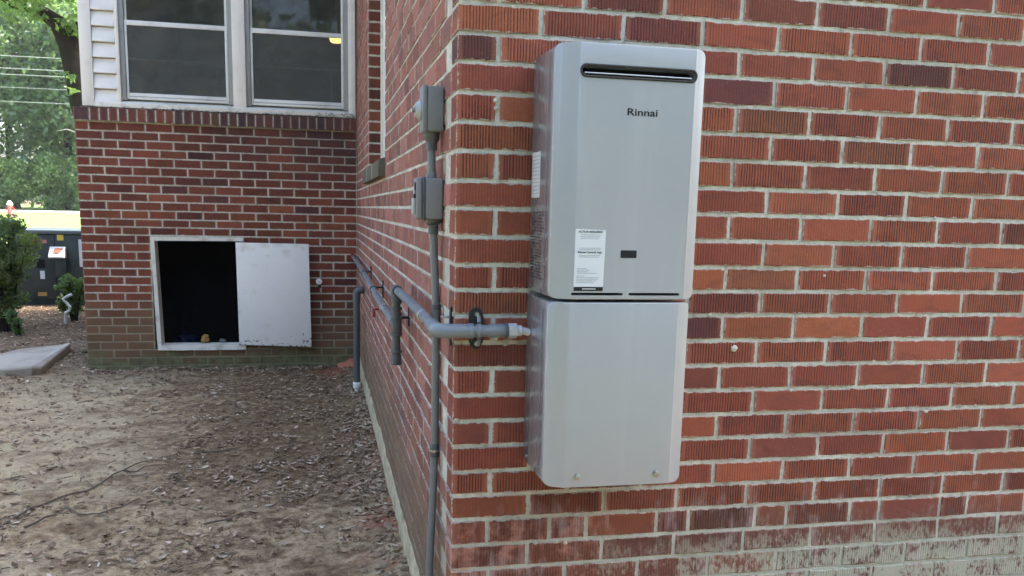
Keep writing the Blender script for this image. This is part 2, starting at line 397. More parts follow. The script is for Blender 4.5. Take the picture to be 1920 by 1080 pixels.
def in_view(p, margin=.06):
    q = CAM_M.transposed() @ (Vector(p) - CAM_LOC)
    if q.z > -.1: return 0
    u = (960 + 1650 * q.x / -q.z) / 1920; v = (672.29 - 1650 * q.y / -q.z) / 1080
    return 1 / (q.z * q.z) if (-margin < u < 1 + margin and -margin < v < 1 + margin) else 0

# ------------------------------------------------------------------ ground
def ground_z(x, y):
    z = -.035
    if y > 11: z += min(1., (y - 11) / 34) * .8
    if -4 < x < .3 and -1 < y < 9:
        w = min(1, (x + 4) / .5, (9 - y) / 1.0, (y + 1) / .5); w = max(0, w)
        z += w * (.022 * mnoise.noise(Vector((x * 1.7, y * 1.7, 3))) + .013 * mnoise.noise(Vector((x * 6, y * 6, 9))) + .010 * mnoise.noise(Vector((x * 15, y * 15, 1))) + .007 * mnoise.noise(Vector((x * 34, y * 34, 5))))
        z += .035 * max(0, 1 - abs(x) / .22) * max(0, min(1, (y - .2) / .8)) * w
    return z
def grid_sheet(name, xs, ys, mat, off=0.):
    v = [(x, y, ground_z(x, y) + off) for y in ys for x in xs]; n = len(xs)
    f = [(j*n+i, j*n+i+1, (j+1)*n+i+1, (j+1)*n+i) for j in range(len(ys)-1) for i in range(n-1)]
    me = bpy.data.meshes.new(name); me.from_pydata(v, [], f); me.polygons.foreach_set('use_smooth', [True] * len(f))
    o = link(name, me, mat); o['kind'] = 'structure'; return o
gx = [-900, -400, -200, -100, -60, -40, -25, -15, -10, -7, -5, -4.2] + list(np.arange(-3.6, .06, .021)) + [.2, .6, 1.2, 2.4, 5, 10, 20, 60, 200, 900]
gy = [-900, -300, -100, -40, -20, -10, -6, -4, -2.5, -1.5, -.8, -.2, .2] + list(np.arange(.5, 5.5, .021)) + list(np.arange(5.6, 9.1, .1)) + [9.6, 10.2, 11, 12.5, 20, 30, 42, 45, 60, 100, 200, 900]
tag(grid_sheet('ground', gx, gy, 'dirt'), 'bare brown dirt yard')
tag(grid_sheet('lawn', [-90, -40, -20, -10, -6, 10, 40], [12.5, 20, 30, 42], 'lawn', .012), 'bright sunlit lawn beyond the cabinet')
tag(grid_sheet('road', [-200, -40, -10, 10, 200], [42.6, 45, 47.5], 'road', .02), 'pale road behind the lawn')
tag(grid_sheet('verge', [-200, -40, -10, 10, 200], [48, 60, 100], 'lawn', .012), 'grass verge in front of the woods')

tag(grid_sheet('bounce_cut_lawn', [-300, -60, -15, -3, 0, 6, 20, 60, 300], [-300, -60, -20, -10, -6, -4, -2.5, -1.6], 'dark_lawn', .014), 'dark lawn added out of view to cut light bounced from below')  # added out of view; its dark grass cuts the fill from below
# ------------------------------------------------------------------ bricks
ZK = {0: 1.7691, 1: 1.7025, 2: 1.6377, 3: 1.5694, 4: 1.5021, 5: 1.4359, 6: 1.3671, 7: 1.3022, 8: 1.2344, 9: 1.1675, 10: 1.1059, 11: 1.0437,
      12: .977, 13: .912, 14: .8452, 15: .7798, 16: .7156, 17: .6498, 18: .5867, 19: .5226, 20: .455, 21: .3897}
for k in range(22, 31): ZK[k] = ZK[k-1] - .0650
for k in range(-1, -40, -1): ZK[k] = ZK[k+1] + .0667
PITCH, JOINT, HH = .2032, .0098, .0567
D, XL = 5.371, -2.1203

def brick_mesh(name, L, depth=.05, seed=0, H=HH, two=False):
    """front face in the local XZ plane at y=0, body behind it; outline of 10 jittered points, chamfered arris"""
    r = random.Random(seed); h = H / 2; l = L / 2; j = .0017
    base = [(-l, -h), (-l/2, -h), (0, -h), (l/2, -h), (l, -h), (l, h), (l/2, h), (0, h), (-l/2, h), (-l, h)]
    out = [(x + r.uniform(-j, j), z + r.uniform(-j, j)) for x, z in base]
    ch = [r.uniform(.0010, .0028) for _ in base]
    v, f = [], []
    def insd(p, c): return (p[0] - math.copysign(min(c, abs(p[0])), p[0]) if abs(p[0]) > l * .8 else p[0], p[1] - math.copysign(c, p[1]))
    for p, c in zip(out, ch): q = insd(p, c); v.append((q[0], r.uniform(-.0007, .0007), q[1]))
    for p, c in zip(out, ch): v.append((p[0], c, p[1]))
    for p in out: v.append((p[0], depth, p[1]))
    n = 10
    f.append(tuple(range(n)))
    for i in range(n):
        k = (i + 1) % n
        f.append((i, n+i, n+k, k)); f.append((n+i, 2*n+i, 2*n+k, n+k))
    return v, f, (l, h)
def metric_uv(v, f, half, depth_side=False):
    uv1, uv2 = [], []
    l, h = half
    for fc in f:
        p = [Vector(v[i]) for i in fc]
        nrm = (p[1] - p[0]).cross(p[2] - p[0])
        side = abs(nrm.x) > max(abs(nrm.y), abs(nrm.z)) * 1.5 and depth_side
        for i in fc:
            x, y, z = v[i]
            if side: uv1 += [y - depth_side / 2, z]; uv2 += [depth_side / 2, h]
            else: uv1 += [x, z]; uv2 += [l, h]
    return uv1, uv2
def mesh_from(name, v, f, half, mat, depth_side=False):
    me = bpy.data.meshes.new(name); me.from_pydata(v, [], f)
    a, b = metric_uv(v, f, half, depth_side)
    me.uv_layers.new(name='metric').data.foreach_set('uv', a); me.uv_layers.new(name='half').data.foreach_set('uv', b)
    me.materials.append(M[mat]); return me
BMESH = {}
def shared_brick(L, var, corner=False, mat='brick'):
    key = (round(L, 3), var, corner, mat)
    if key not in BMESH:
        dep = .0925 if corner else .045
        v, f, half = brick_mesh('brick', L, dep, (int(L * 1000) * 131 + var * 17 + corner * 7 + len(mat)) & 0xffff)
        BMESH[key] = (mesh_from('brick', v, f, half, mat, dep if corner else False), v, f, half)
    return BMESH[key]
TONES = [((.272, .075, .041), 50), ((.298, .088, .046), 22), ((.238, .064, .038), 24), ((.180, .051, .036), 12), ((.124, .043, .038), 4), ((.22, .078, .041), 3)]
def pick_tone(r, dark=0., pale=0.):
    t = r.choices([c for c, _ in TONES], [w for _, w in TONES])[0]
    k = r.uniform(.86, 1.14) * (1 - dark * r.random())
    g = r.choices((r.uniform(.75, 1), r.uniform(.3, .7), r.uniform(0, .2)), (5, 3, 2))[0]
    c = [t[0] * k, t[1] * k * r.uniform(.93, 1.07), t[2] * k * r.uniform(.93, 1.07)]
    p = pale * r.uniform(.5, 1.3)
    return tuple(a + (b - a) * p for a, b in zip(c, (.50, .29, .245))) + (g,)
class Rows:
    """brick rows that are too many or out of the picture: joined into one mesh"""
    def __init__(s): s.v = []; s.f = []; s.u1 = []; s.u2 = []; s.col = []
    def add(s, mat4, v, f, half, tone, zs):
        b = len(s.v)
        s.v += [tuple(mat4 @ Vector((p[0], p[1], p[2] * zs))) for p in v]
        s.f += [tuple(i + b for i in fc) for fc in f]
        a, c = metric_uv(v, f, half); s.u1 += a; s.u2 += c
        s.col += list(tone) * sum(len(x) for x in f)
    def build(s, parent, label, mat):
        me = bpy.data.meshes.new('brick_rows'); me.from_pydata(s.v, [], s.f)
        me.uv_layers.new(name='metric').data.foreach_set('uv', s.u1); me.uv_layers.new(name='half').data.foreach_set('uv', s.u2)
        ca = me.color_attributes.new('tone', 'FLOAT_COLOR', 'CORNER'); ca.data.foreach_set('color', s.col)
        o = link('brick_rows', me, mat, parent); o.location = -wloc(parent); tag(o, label, kind='stuff'); return o
class Wall:
    def __init__(s, part, origin, rotz, seed, limit=300, front=False):
        s.front = front
        s.part, s.o, s.rz, s.r, s.items, s.limit = part, Vector(origin), rotz, random.Random(seed), [], limit
        s.m = Matrix.Translation(s.o) @ Matrix.Rotation(rotz, 4, 'Z')
    def brick(s, a0, a1, k, corner=False, tone=None, dark=0., pale=0., z0=None, z1=None):
        """a0..a1 along the wall (local x), course k"""
        L = a1 - a0
        if L < .012: return
        zt = (ZK[k] if z1 is None else z1) - JOINT / 2; zb = (ZK[k+1] if z0 is None else z0) + JOINT / 2
        s.items.append(((a0 + a1) / 2, (zt + zb) / 2, L, zt - zb, corner, tone or pick_tone(s.r, dark, pale)))
    def finish(s, label_rest):
        rk = []
        for it in s.items:
            c = s.m @ Vector((it[0], 0, it[1])); 
            n = s.m.to_3x3() @ Vector((0, -1, 0)); d = (CAM_LOC - c)
            rk.append(in_view(c) * it[2] * max(0.02, n.dot(d.normalized())))
        order = sorted(range(len(rk)), key=lambda i: -rk[i])
        keep = set(i for i in order[:s.limit] if rk[i] > 0)
        rows = Rows(); wp = wloc(s.part)
        for i, (a, z, L, h, corner, tone) in enumerate(s.items):
            me, v, f, half = shared_brick(round(L, 3), s.r.randrange(6), corner, 'brick_front' if s.front else 'brick')
            jy = s.r.uniform(-.0016, .0016)
            mt = s.m @ Matrix.Translation((a, jy, z)) @ Matrix.Rotation(s.r.gauss(0, .0032), 4, 'Y')
            if i in keep:
                o = bpy.data.objects.new('brick', me); COL.objects.link(o); o.parent = s.part
                o.matrix_local = Matrix.Translation(-wp) @ mt @ Matrix.Diagonal((1, 1, h / HH, 1)); o.color = tone
            else: rows.add(mt, v, f, half, tone, h / HH)
        if rows.v: rows.build(s.part, label_rest, 'brick_rows_front' if s.front else 'brick_rows')
def run(a_start, a_end, L0, fn, k, **kw):
    """lay a course: first brick L0 long, then stretchers, from a_start to a_end"""
    a = a_start; L = L0; r = kw.pop('rnd', None)
    while a < a_end - .02:
        e = min(a + L, a_end); fn(a, e, k, **kw); a += L + JOINT
        L = PITCH - JOINT

HOUSE = root('brick_house', (1.5, 4.0, 0), 'red brick house with white trimmed windows and an open crawl space hatch', 'house')
TOPZ = 3.9
# --- front wall (the heater hangs on it)
def wall_part(name, boxes, label):
    mb = MB()
    for b in boxes: mb.quad_box(*b)
    o = build(name, mb, 'mortar', HOUSE, smooth=0); o['label'] = label; return o
fw = wall_part('front_wall', [(.0042, 6.0, .0042, .16, -.3, TOPZ)], 'near brick wall that carries the water heater')
W1 = Wall(fw, (0, 0, 0), 0, 5, 400, True)
XR = 2.75
for k in range(-31, 28):
    low = .45 if k >= 18 else 0.
    if k == 19:
        xs = [0, .0975, .262, .362, .557, .648, .843, .938, 1.133, 1.226, 1.421, 1.513, 1.71, 1.80, 2.0, 2.09, 2.29, 2.38, 2.58]
        for i in range(len(xs) - 1): W1.brick(xs[i], xs[i+1] - JOINT, k, corner=(i == 0), dark=low)
        continue
    if k % 2 == 0:
        W1.brick(0, PITCH - JOINT, k, True, dark=low); run(PITCH, XR, PITCH - JOINT, W1.brick, k, dark=low)
    else:
        W1.brick(0, .0925, k, True, dark=low); run(.0925 + JOINT, XR, PITCH - JOINT, W1.brick, k, dark=low)
W1.finish('courses of the near wall beyond the picture')
# --- side wall running back to the inner corner
WY0, WY1, WZ0 = 2.243, 3.69, 1.545
sw = wall_part('side_wall', [(.0042, .155, .16, WY0 + .002, -.3, TOPZ), (.0042, .155, WY0 + .002, WY1 - .002, -.3, WZ0 - .09), (.0042, .155, WY1 - .002, 9.9, -.3, TOPZ), (.0042, .155, WY0 + .002, WY1 - .002, 3.2, TOPZ)], 'receding side wall of the house')
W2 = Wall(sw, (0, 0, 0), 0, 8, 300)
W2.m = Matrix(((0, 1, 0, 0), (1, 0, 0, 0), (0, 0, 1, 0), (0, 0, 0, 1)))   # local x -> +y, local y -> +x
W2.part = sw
def sidebrick(a0, a1, k, **kw):
    zt, zb = ZK[k], ZK[k+1]
    if zt > WZ0 - .03 and zb < 3.2:
        if a0 < WY1 and a1 > WY0:
            if a0 < WY0: W2.brick(a0, min(a1, WY0), k, **kw)
            if a1 > WY1: W2.brick(max(a0, WY1), a1, k, **kw)
            return
    W2.brick(a0, a1, k, **kw)
for k in range(-31, 28):
    if k % 2 == 0: run(.0925 + JOINT, D - .004, PITCH - JOINT, sidebrick, k, pale=.30)  # pale mix puts the brighter, washed side light into the brick tones
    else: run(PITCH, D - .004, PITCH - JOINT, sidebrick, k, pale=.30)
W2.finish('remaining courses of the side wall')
# mirrored matrices flip the winding of the side bricks: fix by recalculating on the joined part only (objects use double sided shading)
# --- back wall with the crawl space hatch
HX0, HX1, HZ0, HZ1 = -1.612, -.915, .13, 1.028
bw = wall_part('back_wall', [(XL + .0042, HX0, D + .0042, D + .155, -.3, 1.95), (HX1, .0042, D + .0042, D + .155, -.3, 1.95),
                             (HX0, HX1, D + .0042, D + .155, -.3, HZ0), (HX0, HX1, D + .0042, D + .155, HZ1, 1.95)], 'back wall with the crawl space opening')
W3 = Wall(bw, (0, D, 0), 0, 21, 330)
def backbrick(a0, a1, k, **kw):
    zt, zb = ZK[k], ZK[k+1]
    if zt > HZ0 + .02 and zb < HZ1 - .02 and a0 < HX1 and a1 > HX0:
        if a0 < HX0: W3.brick(a0, HX0 - .004, k, **kw)
        if a1 > HX1: W3.brick(HX1 + .004, a1, k, **kw)
        return
    W3.brick(a0, a1, k, **kw)
for k in range(-2, 29):
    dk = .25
    if k % 2: run(XL, -.004, PITCH - JOINT - .002, backbrick, k, dark=dk)
    else: run(XL, -.004, .0925, backbrick, k, dark=dk)
W3.finish('courses below ground')
# rowlock sill under the windows
zs0, zs1 = ZK[-2] + .006, 2.006
x = XL + .003; first = True; rr = random.Random(4)
while x < -.02:
    w = .108 if first else .0572
    v, f, half = brick_mesh('sill_brick', min(w, -.003 - x), .09, rr.randrange(9999), zs1 - zs0)
    key = ('sill', first, rr.randrange(5)) if x < -.12 else ('sill', 'end', 0)
    if key not in BMESH: BMESH[key] = mesh_from('sill_brick', v, f, half, 'brick')
    o = bpy.data.objects.new('sill_brick', BMESH[key]); COL.objects.link(o); o.parent = bw
    o.location = Vector((x + min(w, -.003 - x) / 2, D - .032 + rr.uniform(-.002, .002), (zs0 + zs1) / 2)) - wloc(bw)
    t = rr.choice([(.115, .045, .038), (.09, .042, .04), (.15, .055, .04), (.07, .045, .046), (.2, .065, .04), (.13, .06, .035)])
    o.color = (*t, .05); x += w + .0103; first = False
part_box('sill_mortar', XL + .012, -.001, D - .029, D + .004, zs0 + .002, zs1 - .006, 'mortar', bw)

# --- far walls, floors, roof of the house (close the volume; rear extended to shade the yard)
part_box('rear_wall', -2.12, 6.0, 9.9, 10.05, -.3, TOPZ, 'mortar', HOUSE)
part_box('end_wall', 5.85, 6.0, .16, 9.9, -.3, TOPZ, 'mortar', HOUSE)
lw = part_box('outer_side_wall', XL + .0042, XL + .15, D + .155, 9.9, -.3, 1.95, 'mortar', HOUSE)
W4 = Wall(lw, (XL, 9.9, 0), -math.pi / 2, 33, 0)
for k in range(-2, 28): run(0 if k % 2 else 0, 9.9 - D - .05, PITCH - JOINT if k % 2 else .0925, W4.brick, k)
W4.finish('brick courses on the outer side')
part_box('outer_siding', XL + .05, XL + .15, D + .155, 9.9, 1.95, TOPZ, 'white', HOUSE)
part_box('floor_slab', .16, 5.85, .165, 9.89, 1.22, 1.32, 'interior', HOUSE)
part_box('floor_slab', XL + .16, -.001, D + .16, 9.89, 1.22, 1.32, 'interior', HOUSE)
part_box('ceiling', .16, 5.85, .165, 9.89, 3.5, 3.54, 'interior', HOUSE)
part_box('ceiling', XL + .16, -.001, D + .16, 9.89, 3.5, 3.54, 'interior', HOUSE)
rf = MB()
rf.prism([(-.45, TOPZ), (5.0, TOPZ + 2.1), (10.5, TOPZ), (10.5, TOPZ + .16), (5.0, TOPZ + 2.28), (-.45, TOPZ + .16)], 0, -.4, 6.4)
rf.prism([(D - .4, TOPZ + .001), (7.6, TOPZ + .7), (10.2, TOPZ + .001), (10.2, TOPZ + .15), (7.6, TOPZ + .86), (D - .4, TOPZ + .15)], 0, XL - .4, -.41)
build('roof', rf, 'roof', HOUSE, smooth=0)
part_box('partition', -.0, .004, D + .2, 9.88, 1.33, 3.49, 'interior', HOUSE)

# parging strip at the foot of the side wall
def ragged_strip(y0, y1, n, zlo, ztop_fn, xo, mat, name, parent, label=None):
    mb = MB(); 
    for i in range(n + 1):
        y = y0 + (y1 - y0) * i / n; zt = ztop_fn(y)
        p = xo + .006 * mnoise.noise(Vector((y * 6, 2, 5)))
        mb.v += [(-.002, y, zlo), (-p - .010, y, zlo), (-p, y, zlo + (zt - zlo) * .6), (-p * .6, y, zt - .01), (.004, y, zt)]
    for i in range(n):
        for j in range(4): mb.f.append((i*5+j, i*5+j+1, (i+1)*5+j+1, (i+1)*5+j))
    o = build(name, mb, mat, parent, smooth=60)
    if label: o['label'] = label
    return o
ragged_strip(.15, D - .01, 120, -.2, lambda y: .095 + .03 * mnoise.noise(Vector((y * 2.3, 0, 1))) + .018 * mnoise.noise(Vector((y * 9, 4, 1))) + (.02 if y > 2.5 else 0), .011, 'parge', 'parging', HOUSE, 'stained mortar parging along the foot of the side wall')

# mortar dabs stuck on the front wall
def dab(x, z, r, seed, y=0., depth=.55):
    q = random.Random(seed); bm = bmesh.new(); bmesh.ops.create_icosphere(bm, subdivisions=2, radius=r)
    for v in bm.verts:
        k = 1 + .35 * mnoise.noise(v.co * (2.2 / r) + Vector((seed, 0, 0))); v.co = Vector((v.co.x * k, v.co.y * k * depth, v.co.z * k * .85))
    me = bpy.data.meshes.new('mortar_dab'); bm.to_mesh(me); bm.free(); me.polygons.foreach_set('use_smooth', [True] * len(me.polygons))
    o = link('mortar_dab', me, 'mortar', fw); o.location = Vector((x, y, z)) - wloc(fw); return o
for i, (x, z, r) in enumerate([(.742, .956, .0105), (1.337, .771, .0065), (.988, 1.148, .0042), (.094, 1.535, .0065), (.092, 1.553, .006), (.105, .988, .006), (.128, .972, .005), (.30, .447, .006), (.22, .452, .007)]): dab(x, z, r, i)
for i in range(34):
    k = R.randrange(0, 23); dab(R.uniform(.0, 1.8), ZK[k] - R.uniform(-.006, .006), R.uniform(.0025, .006), 100 + i, .001, .5)

# --- window in the side wall
wb = bpy.data.objects.new('side_window', None); COL.objects.link(wb); wb.parent = HOUSE; wb.location = Vector((0, 2.95, 1.5)) - wloc(HOUSE); WLOC['side_window'] = Vector((0, 2.95, 1.5))
jm = Wall(wb, (0, WY1 - .001, 0), 0, 44, 0)
part_box('jamb_mortar', .0062, .150, WY1 - .0015, WY1 + .004, WZ0 - .06, 3.2, 'mortar', wb)
rr = random.Random(3)
for k in range(-23, 4):
    v, f, half = brick_mesh('jamb_brick', .088, .03, k + 60); me = BMESH.setdefault(('jamb', k % 4), mesh_from('jamb_brick', v, f, half, 'brick'))
    o = bpy.data.objects.new('jamb_brick', me); COL.objects.link(o); o.parent = wb; zc = (ZK[k] + ZK[k+1]) / 2
    o.location = Vector((.047, WY1 - .006, zc)) - wloc(wb); o.color = pick_tone(rr, .5)
part_box('frame', .094, .15, WY1 - .07, WY1 - .008, WZ0 + .03, 3.19, 'white', wb, .003)
part_box('frame', .094, .15, WY0 + .003, WY0 + .07, WZ0 + .03, 3.19, 'white', wb, .003)
part_box('frame', .096, .15, WY0 + .07, WY1 - .07, WZ0 - .02, WZ0 + .05, 'white', wb, .003)
part_box('frame', .096, .15, WY0 + .07, WY1 - .07, 3.12, 3.19, 'white', wb, .003)
part_box('caulk', .078, .0935, WY1 - .012, WY1 - .0065, WZ0 + .03, 3.19, 'old_white', wb, .002)
part_box('meeting_rail', .105, .14, WY0 + .07, WY1 - .07, 2.33, 2.37, 'white', wb, .003)
part_box('pane', .12, .124, WY0 + .07, WY1 - .07, WZ0 + .05, 3.12, 'glass', wb)
part_box('blind', .165, .17, WY0 - .1, WY1 + .1, WZ0 - .05, 3.3, 'interior', wb)
ws = MB(); y0, y1 = WY0 - .01, WY1 + .03
ws.prism([(-.034, WZ0 - .098), (-.034, WZ0 - .018), (.094, WZ0 + .026), (.094, WZ0 - .098)], 1, y0, y1)
ws2 = build('sill', ws, 'stone', wb, .004)
for i in range(1, 3):
    yy = y0 + (y1 - y0) * i / 3; part_box('sill_joint', -.0348, -.02, yy - .004, yy + .004, WZ0 - .097, WZ0 - .02, 'mortar', wb)

mb = MB(); q = random.Random(31)
for i in range(240):
    x = -q.random() ** 1.6 * 1.5 - .02 if i % 3 else q.uniform(-2.0, -.02)
    y = D - q.uniform(.002, .032); z = 2.008 + q.random() * (.03 if x > -.3 else .008); a = q.uniform(0, 6.28); l = q.uniform(.006, .02)
    b = len(mb.v); mb.v += [(x - l * math.cos(a), y - l * .4 * math.sin(a), z), (x + l * .3 * math.sin(a), y - .004, z + q.uniform(0, .008)), (x + l * math.cos(a), y + l * .4 * math.sin(a), z + q.uniform(0, .01)), (x - l * .3 * math.sin(a), y + .004, z + .002)]; mb.f.append((b, b+1, b+2, b+3))
tag(build('sill_debris', mb, 'rotten', base=(-.6, D - .02, 2.006), smooth=0), 'dark rotten leaf crumbs lying on the brick window ledge', kind='stuff')
# ------------------------------------------------------------------ crawl space hatch
ht = bpy.data.objects.new('hatch_frame', None); COL.objects.link(ht); ht.parent = HOUSE; ht.location = Vector((-1.26, D, HZ0)) - wloc(HOUSE); WLOC['hatch_frame'] = Vector((-1.26, D, HZ0))
def slant(name, p, q, w, d0, d1, mat, parent):
    """board from p to q (x,z), width w to the inside"""
    mb = MB(); n = 14; 
    p, q, w = Vector(p), Vector(q), Vector(w)
    for i in range(n + 1):
        c = p.lerp(q, i / n); j = .004 * mnoise.noise(Vector((i * .7, p.x * 3, p.y * 5)))
        a, b = c + w.normalized() * j, c + w
        for (s, y) in ((a, d0), (b, d0 + .002), (b, d1), (a, d1)): mb.v.append((s.x, y, s.y))
    for i in range(n):
        for k in range(4): mb.f.append((i*4+k, i*4+(k+1) % 4, (i+1)*4+(k+1) % 4, (i+1)*4+k))
    mb.f.append((0, 1, 2, 3)); mb.f.append((n*4+3, n*4+2, n*4+1, n*4))
    return build(name, mb, mat, parent, smooth=30)
slant('frame_board', (-1.612, 1.026), (-1.587, .128), (.030, 0), D - .024, D + .13, 'old_white', ht)
slant('frame_board', (-1.608, 1.028), (-.905, 1.034), (0, -.026), D - .020, D + .13, 'old_white', ht)
slant('frame_board', (-1.586, .124), (-.905, .124), (0, .040), D - .028, D + .13, 'old_white', ht)
slant('frame_board', (-.912, 1.0), (-.915, .165), (-.026, 0), D - .018, D + .13, 'old_white', ht)
def door_material():
    t = NT('painted_hatch_door'); p = t.pos(); X, Y, Z = t.xyz(p)
    n = t.noise(p, 8, 5, .7); sc = t.noise(t.scale(p, (1, 1, 1.6)), 24, 5, .7, 1.2)
    c = t.mix(n, (.72, .71, .67), (.82, .805, .76))
    c = t.mix(t.ramp(sc, [(.60, 0), (.70, .4)]), c, (.42, .42, .38))
    lowm = t.math('ADD', t.maprange(Z, .36, .15, 0, .18), t.maprange(X, -.55, -.37, 0, .05))
    ch = t.maprange(t.math('ADD', t.noise(p, 42, 3, .6), lowm), .745, .775, 0, .9)
    c = t.mix(ch, c, (.045, .035, .028))
    yl = t.maprange(t.math('ADD', t.noise(p, 12, 4), t.maprange(Z, .85, 1.0, 0, .15)), .58, .8, 0, .5)
    c = t.mix(yl, c, (.55, .5, .38))
    return t.pbr(c, .55, 0, t.bump(t.math('ADD', sc, ch), .4, .002), .4)
M['door'] = door_material()
dm = MB()
yl_, yr_ = D - .045, D - .115
dm.v = [(-.964, yl_, .999), (-.392, yr_, .997), (-.378, yr_, .155), (-.956, yl_, .168), (-.964, yl_ + .02, .999), (-.392, yr_ + .02, .997), (-.378, yr_ + .02, .155), (-.956, yl_ + .02, .168)]
dm.f = [(0, 1, 2, 3), (7, 6, 5, 4), (0, 4, 5, 1), (1, 5, 6, 2), (2, 6, 7, 3), (3, 7, 4, 0)]
build('hatch_door', dm, 'door', HOUSE, .002)['label'] = 'white painted hatch door folded open, chipped along its lower edge'
part_box('crawl_shade_sheet', XL + .17, -.002, D + .17, 9.88, -.02, .0, 'black', HOUSE)  # added near-black sheet, stands in for the darkness of the crawl space
part_box('crawl_shade_panel', XL + .17, -.002, D + .9, D + .92, .002, 1.218, 'black', HOUSE)  # added black panel, shade of the cavity put into its colour
# things lying inside the crawl space
def crumple(name, loc, r, mat, seed, flat=.6, label=None, cat=None, group=None):
    bm = bmesh.new(); bmesh.ops.create_icosphere(bm, subdivisions=3, radius=r)
    for v in bm.verts:
        k = 1 + .5 * mnoise.noise(v.co * (1.9 / r) + Vector((seed * 3.1, 0, 0))) + .18 * mnoise.noise(v.co * (6 / r)); v.co *= k; v.co.z *= flat
    zmin = min(v.co.z for v in bm.verts)
    for v in bm.verts: v.co.z -= zmin
    me = bpy.data.meshes.new(name); bm.to_mesh(me); bm.free()
    o = link(name, me, mat); o.location = loc; tag(o, label, cat, group); return o
M['bluebag'] = simple('blue_plastic', (.012, .017, .05), .3, 0, 30, .2, .001)
M['ochre'] = simple('ochre_rag', (.34, .2, .05), .8, 0, 40, .2, .001)
cyb = ground_z(-1.25, 5.7)
crumple('ochre_rag', (-1.235, D + .085, HZ0 + .036), .032, 'ochre', 2, 1.0, 'small ochre rag at the sill of the dark crawl space hatch', 'rag')
crumple('grey_rag', (-1.10, D + .10, HZ0 + .036), .025, 'conduit', 3, .6, 'small grey scrap beside the ochre rag in the hatch', 'scrap')
crumple('plastic_bag', (-1.45, 5.95, .0), .11, 'bluebag', 5, .8, 'crumpled blue plastic bag in the dark of the crawl space', 'bag')

# ------------------------------------------------------------------ upper bay of the back wall: siding, posts, windows
zt = 3.55
part_box('corner_board', -2.055, -1.968, D - .012, D + .12, 2.016, zt, 'white', HOUSE, .003)
for i in range(13):
    z0 = 2.028 + i * .1145
    mb = MB(); mb.prism([(D - .010, z0 + .0075), (D - .008, z0 + .016), (D + .020, z0 + .1145), (D + .05, z0 + .1145), (D + .05, z0 + .003)], 0, -1.966, -1.806)
    build('siding_board', mb, 'white', HOUSE, .001)
part_box('siding_backing', -2.05, -1.80, D + .052, D + .14, 1.96, zt, 'white', HOUSE)
def post(name, x0, x1, y0, mat='white', z0=2.02): return part_box(name, x0, x1, y0, D + .13, z0, zt, mat, HOUSE, .003)
post('window_post', -1.804, -1.776, D - .006); post('window_post', -.953, -.855, D - .008); post('window_post', -.062, -.006, D - .008)
sl = MB(); sl.prism([(D - .018, 2.012), (D - .018, 2.045), (D + .03, 2.068), (D + .13, 2.075), (D + .13, 2.012)], 0, -1.966, -.006)
build('window_sill', sl, 'old_white', HOUSE, .002)
part_box('head_board', -2.05, .0, D - .004, D + .13, zt, TOPZ, 'white', HOUSE)
def storm_window(x0, x1, nm_label, g):
    w = bpy.data.objects.new('storm_window', None); COL.objects.link(w); w.parent = HOUSE; w.location = Vector(((x0+x1)/2, D, 2.07)) - wloc(HOUSE)
    WLOC[w.name] = Vector(((x0+x1)/2, D, 2.07)); w['label'] = nm_label
    # outer grey channel
    part_box('jamb_channel', x0, x0 + .036, D + .012, D + .12, 2.072, zt, 'alu', w, .002)
    part_box('jamb_channel', x1 - .036, x1, D + .012, D + .12, 2.072, zt, 'alu', w, .002)
    part_box('head_channel', x0 + .036, x1 - .036, D + .012, D + .12, zt - .05, zt, 'alu', w, .002)
    a, b = x0 + .038, x1 - .038
    for (za, zb, y) in ((2.082, 2.665, D + .022), (2.640, 3.49, D + .040)):
        low = za < 2.3
        part_box('stile', a, a + .017, y, y + .014, za, zb, 'alu_w', w, .0015); part_box('stile', b - .017, b, y, y + .014, za, zb, 'alu_w', w, .0015)
        part_box('rail', a + .017, b - .017, y - .001, y + .014, za, za + (.048 if low else .022), 'alu_w', w, .003)
        part_box('rail', a + .017, b - .017, y - .002, y + .015, zb - .036, zb, 'alu_w', w, .003)
        part_box('pane', a + .016, b - .016, y + .006, y + .009, za + .02, zb - .03, 'glass', w)
        if low: part_box('insect_screen', a + .016, b - .016, y + .0035, y + .004, za + .02, zb - .03, 'screen', w)
        else: part_box('insect_screen', a + .016, b - .016, y + .0035, y + .004, za + .02, zb - .03, 'screen_thin', w)
    part_box('rail', a + .017, b - .017, D + .020, D + .0215, 2.1, 2.106, 'alu', w)
    # inner sash behind the storm sash
    part_box('inner_rail', a, b, D + .095, D + .115, 2.385, 2.398, 'alu_w', w, .002)
    part_box('inner_stile', b - .10, b - .088, D + .10, D + .112, 2.08, 2.38, 'alu_w', w, .002)
    part_box('inner_rail', a, b, D + .095, D + .115, 2.072, 2.12, 'alu_w', w, .002)
    return w
storm_window(-1.776, -.953, 'left storm window with insect screen', 0)
storm_window(-.855, -.062, 'right storm window with insect screen and a lamp glow behind', 0)
# lit lamp in the room
lp = root('ceiling_lamp', (-.125, 6.97, 2.85), 'warm lit ceiling lamp seen through the right storm window', 'lamp')
mb = MB(); mb.tube([(-.118, 6.97, 2.868), (-.118, 6.97, 2.88), (-.118, 6.97, 2.93)], [.045, .06, .075], 18); build('shade', mb, 'lamp', lp)
mb = MB(); mb.tube([(-.118, 6.97, 2.931), (-.118, 6.97, 2.95), (-.118, 6.97, 3.5)], [.08, .012, .012], 12); build('stem', mb, 'steel', lp)

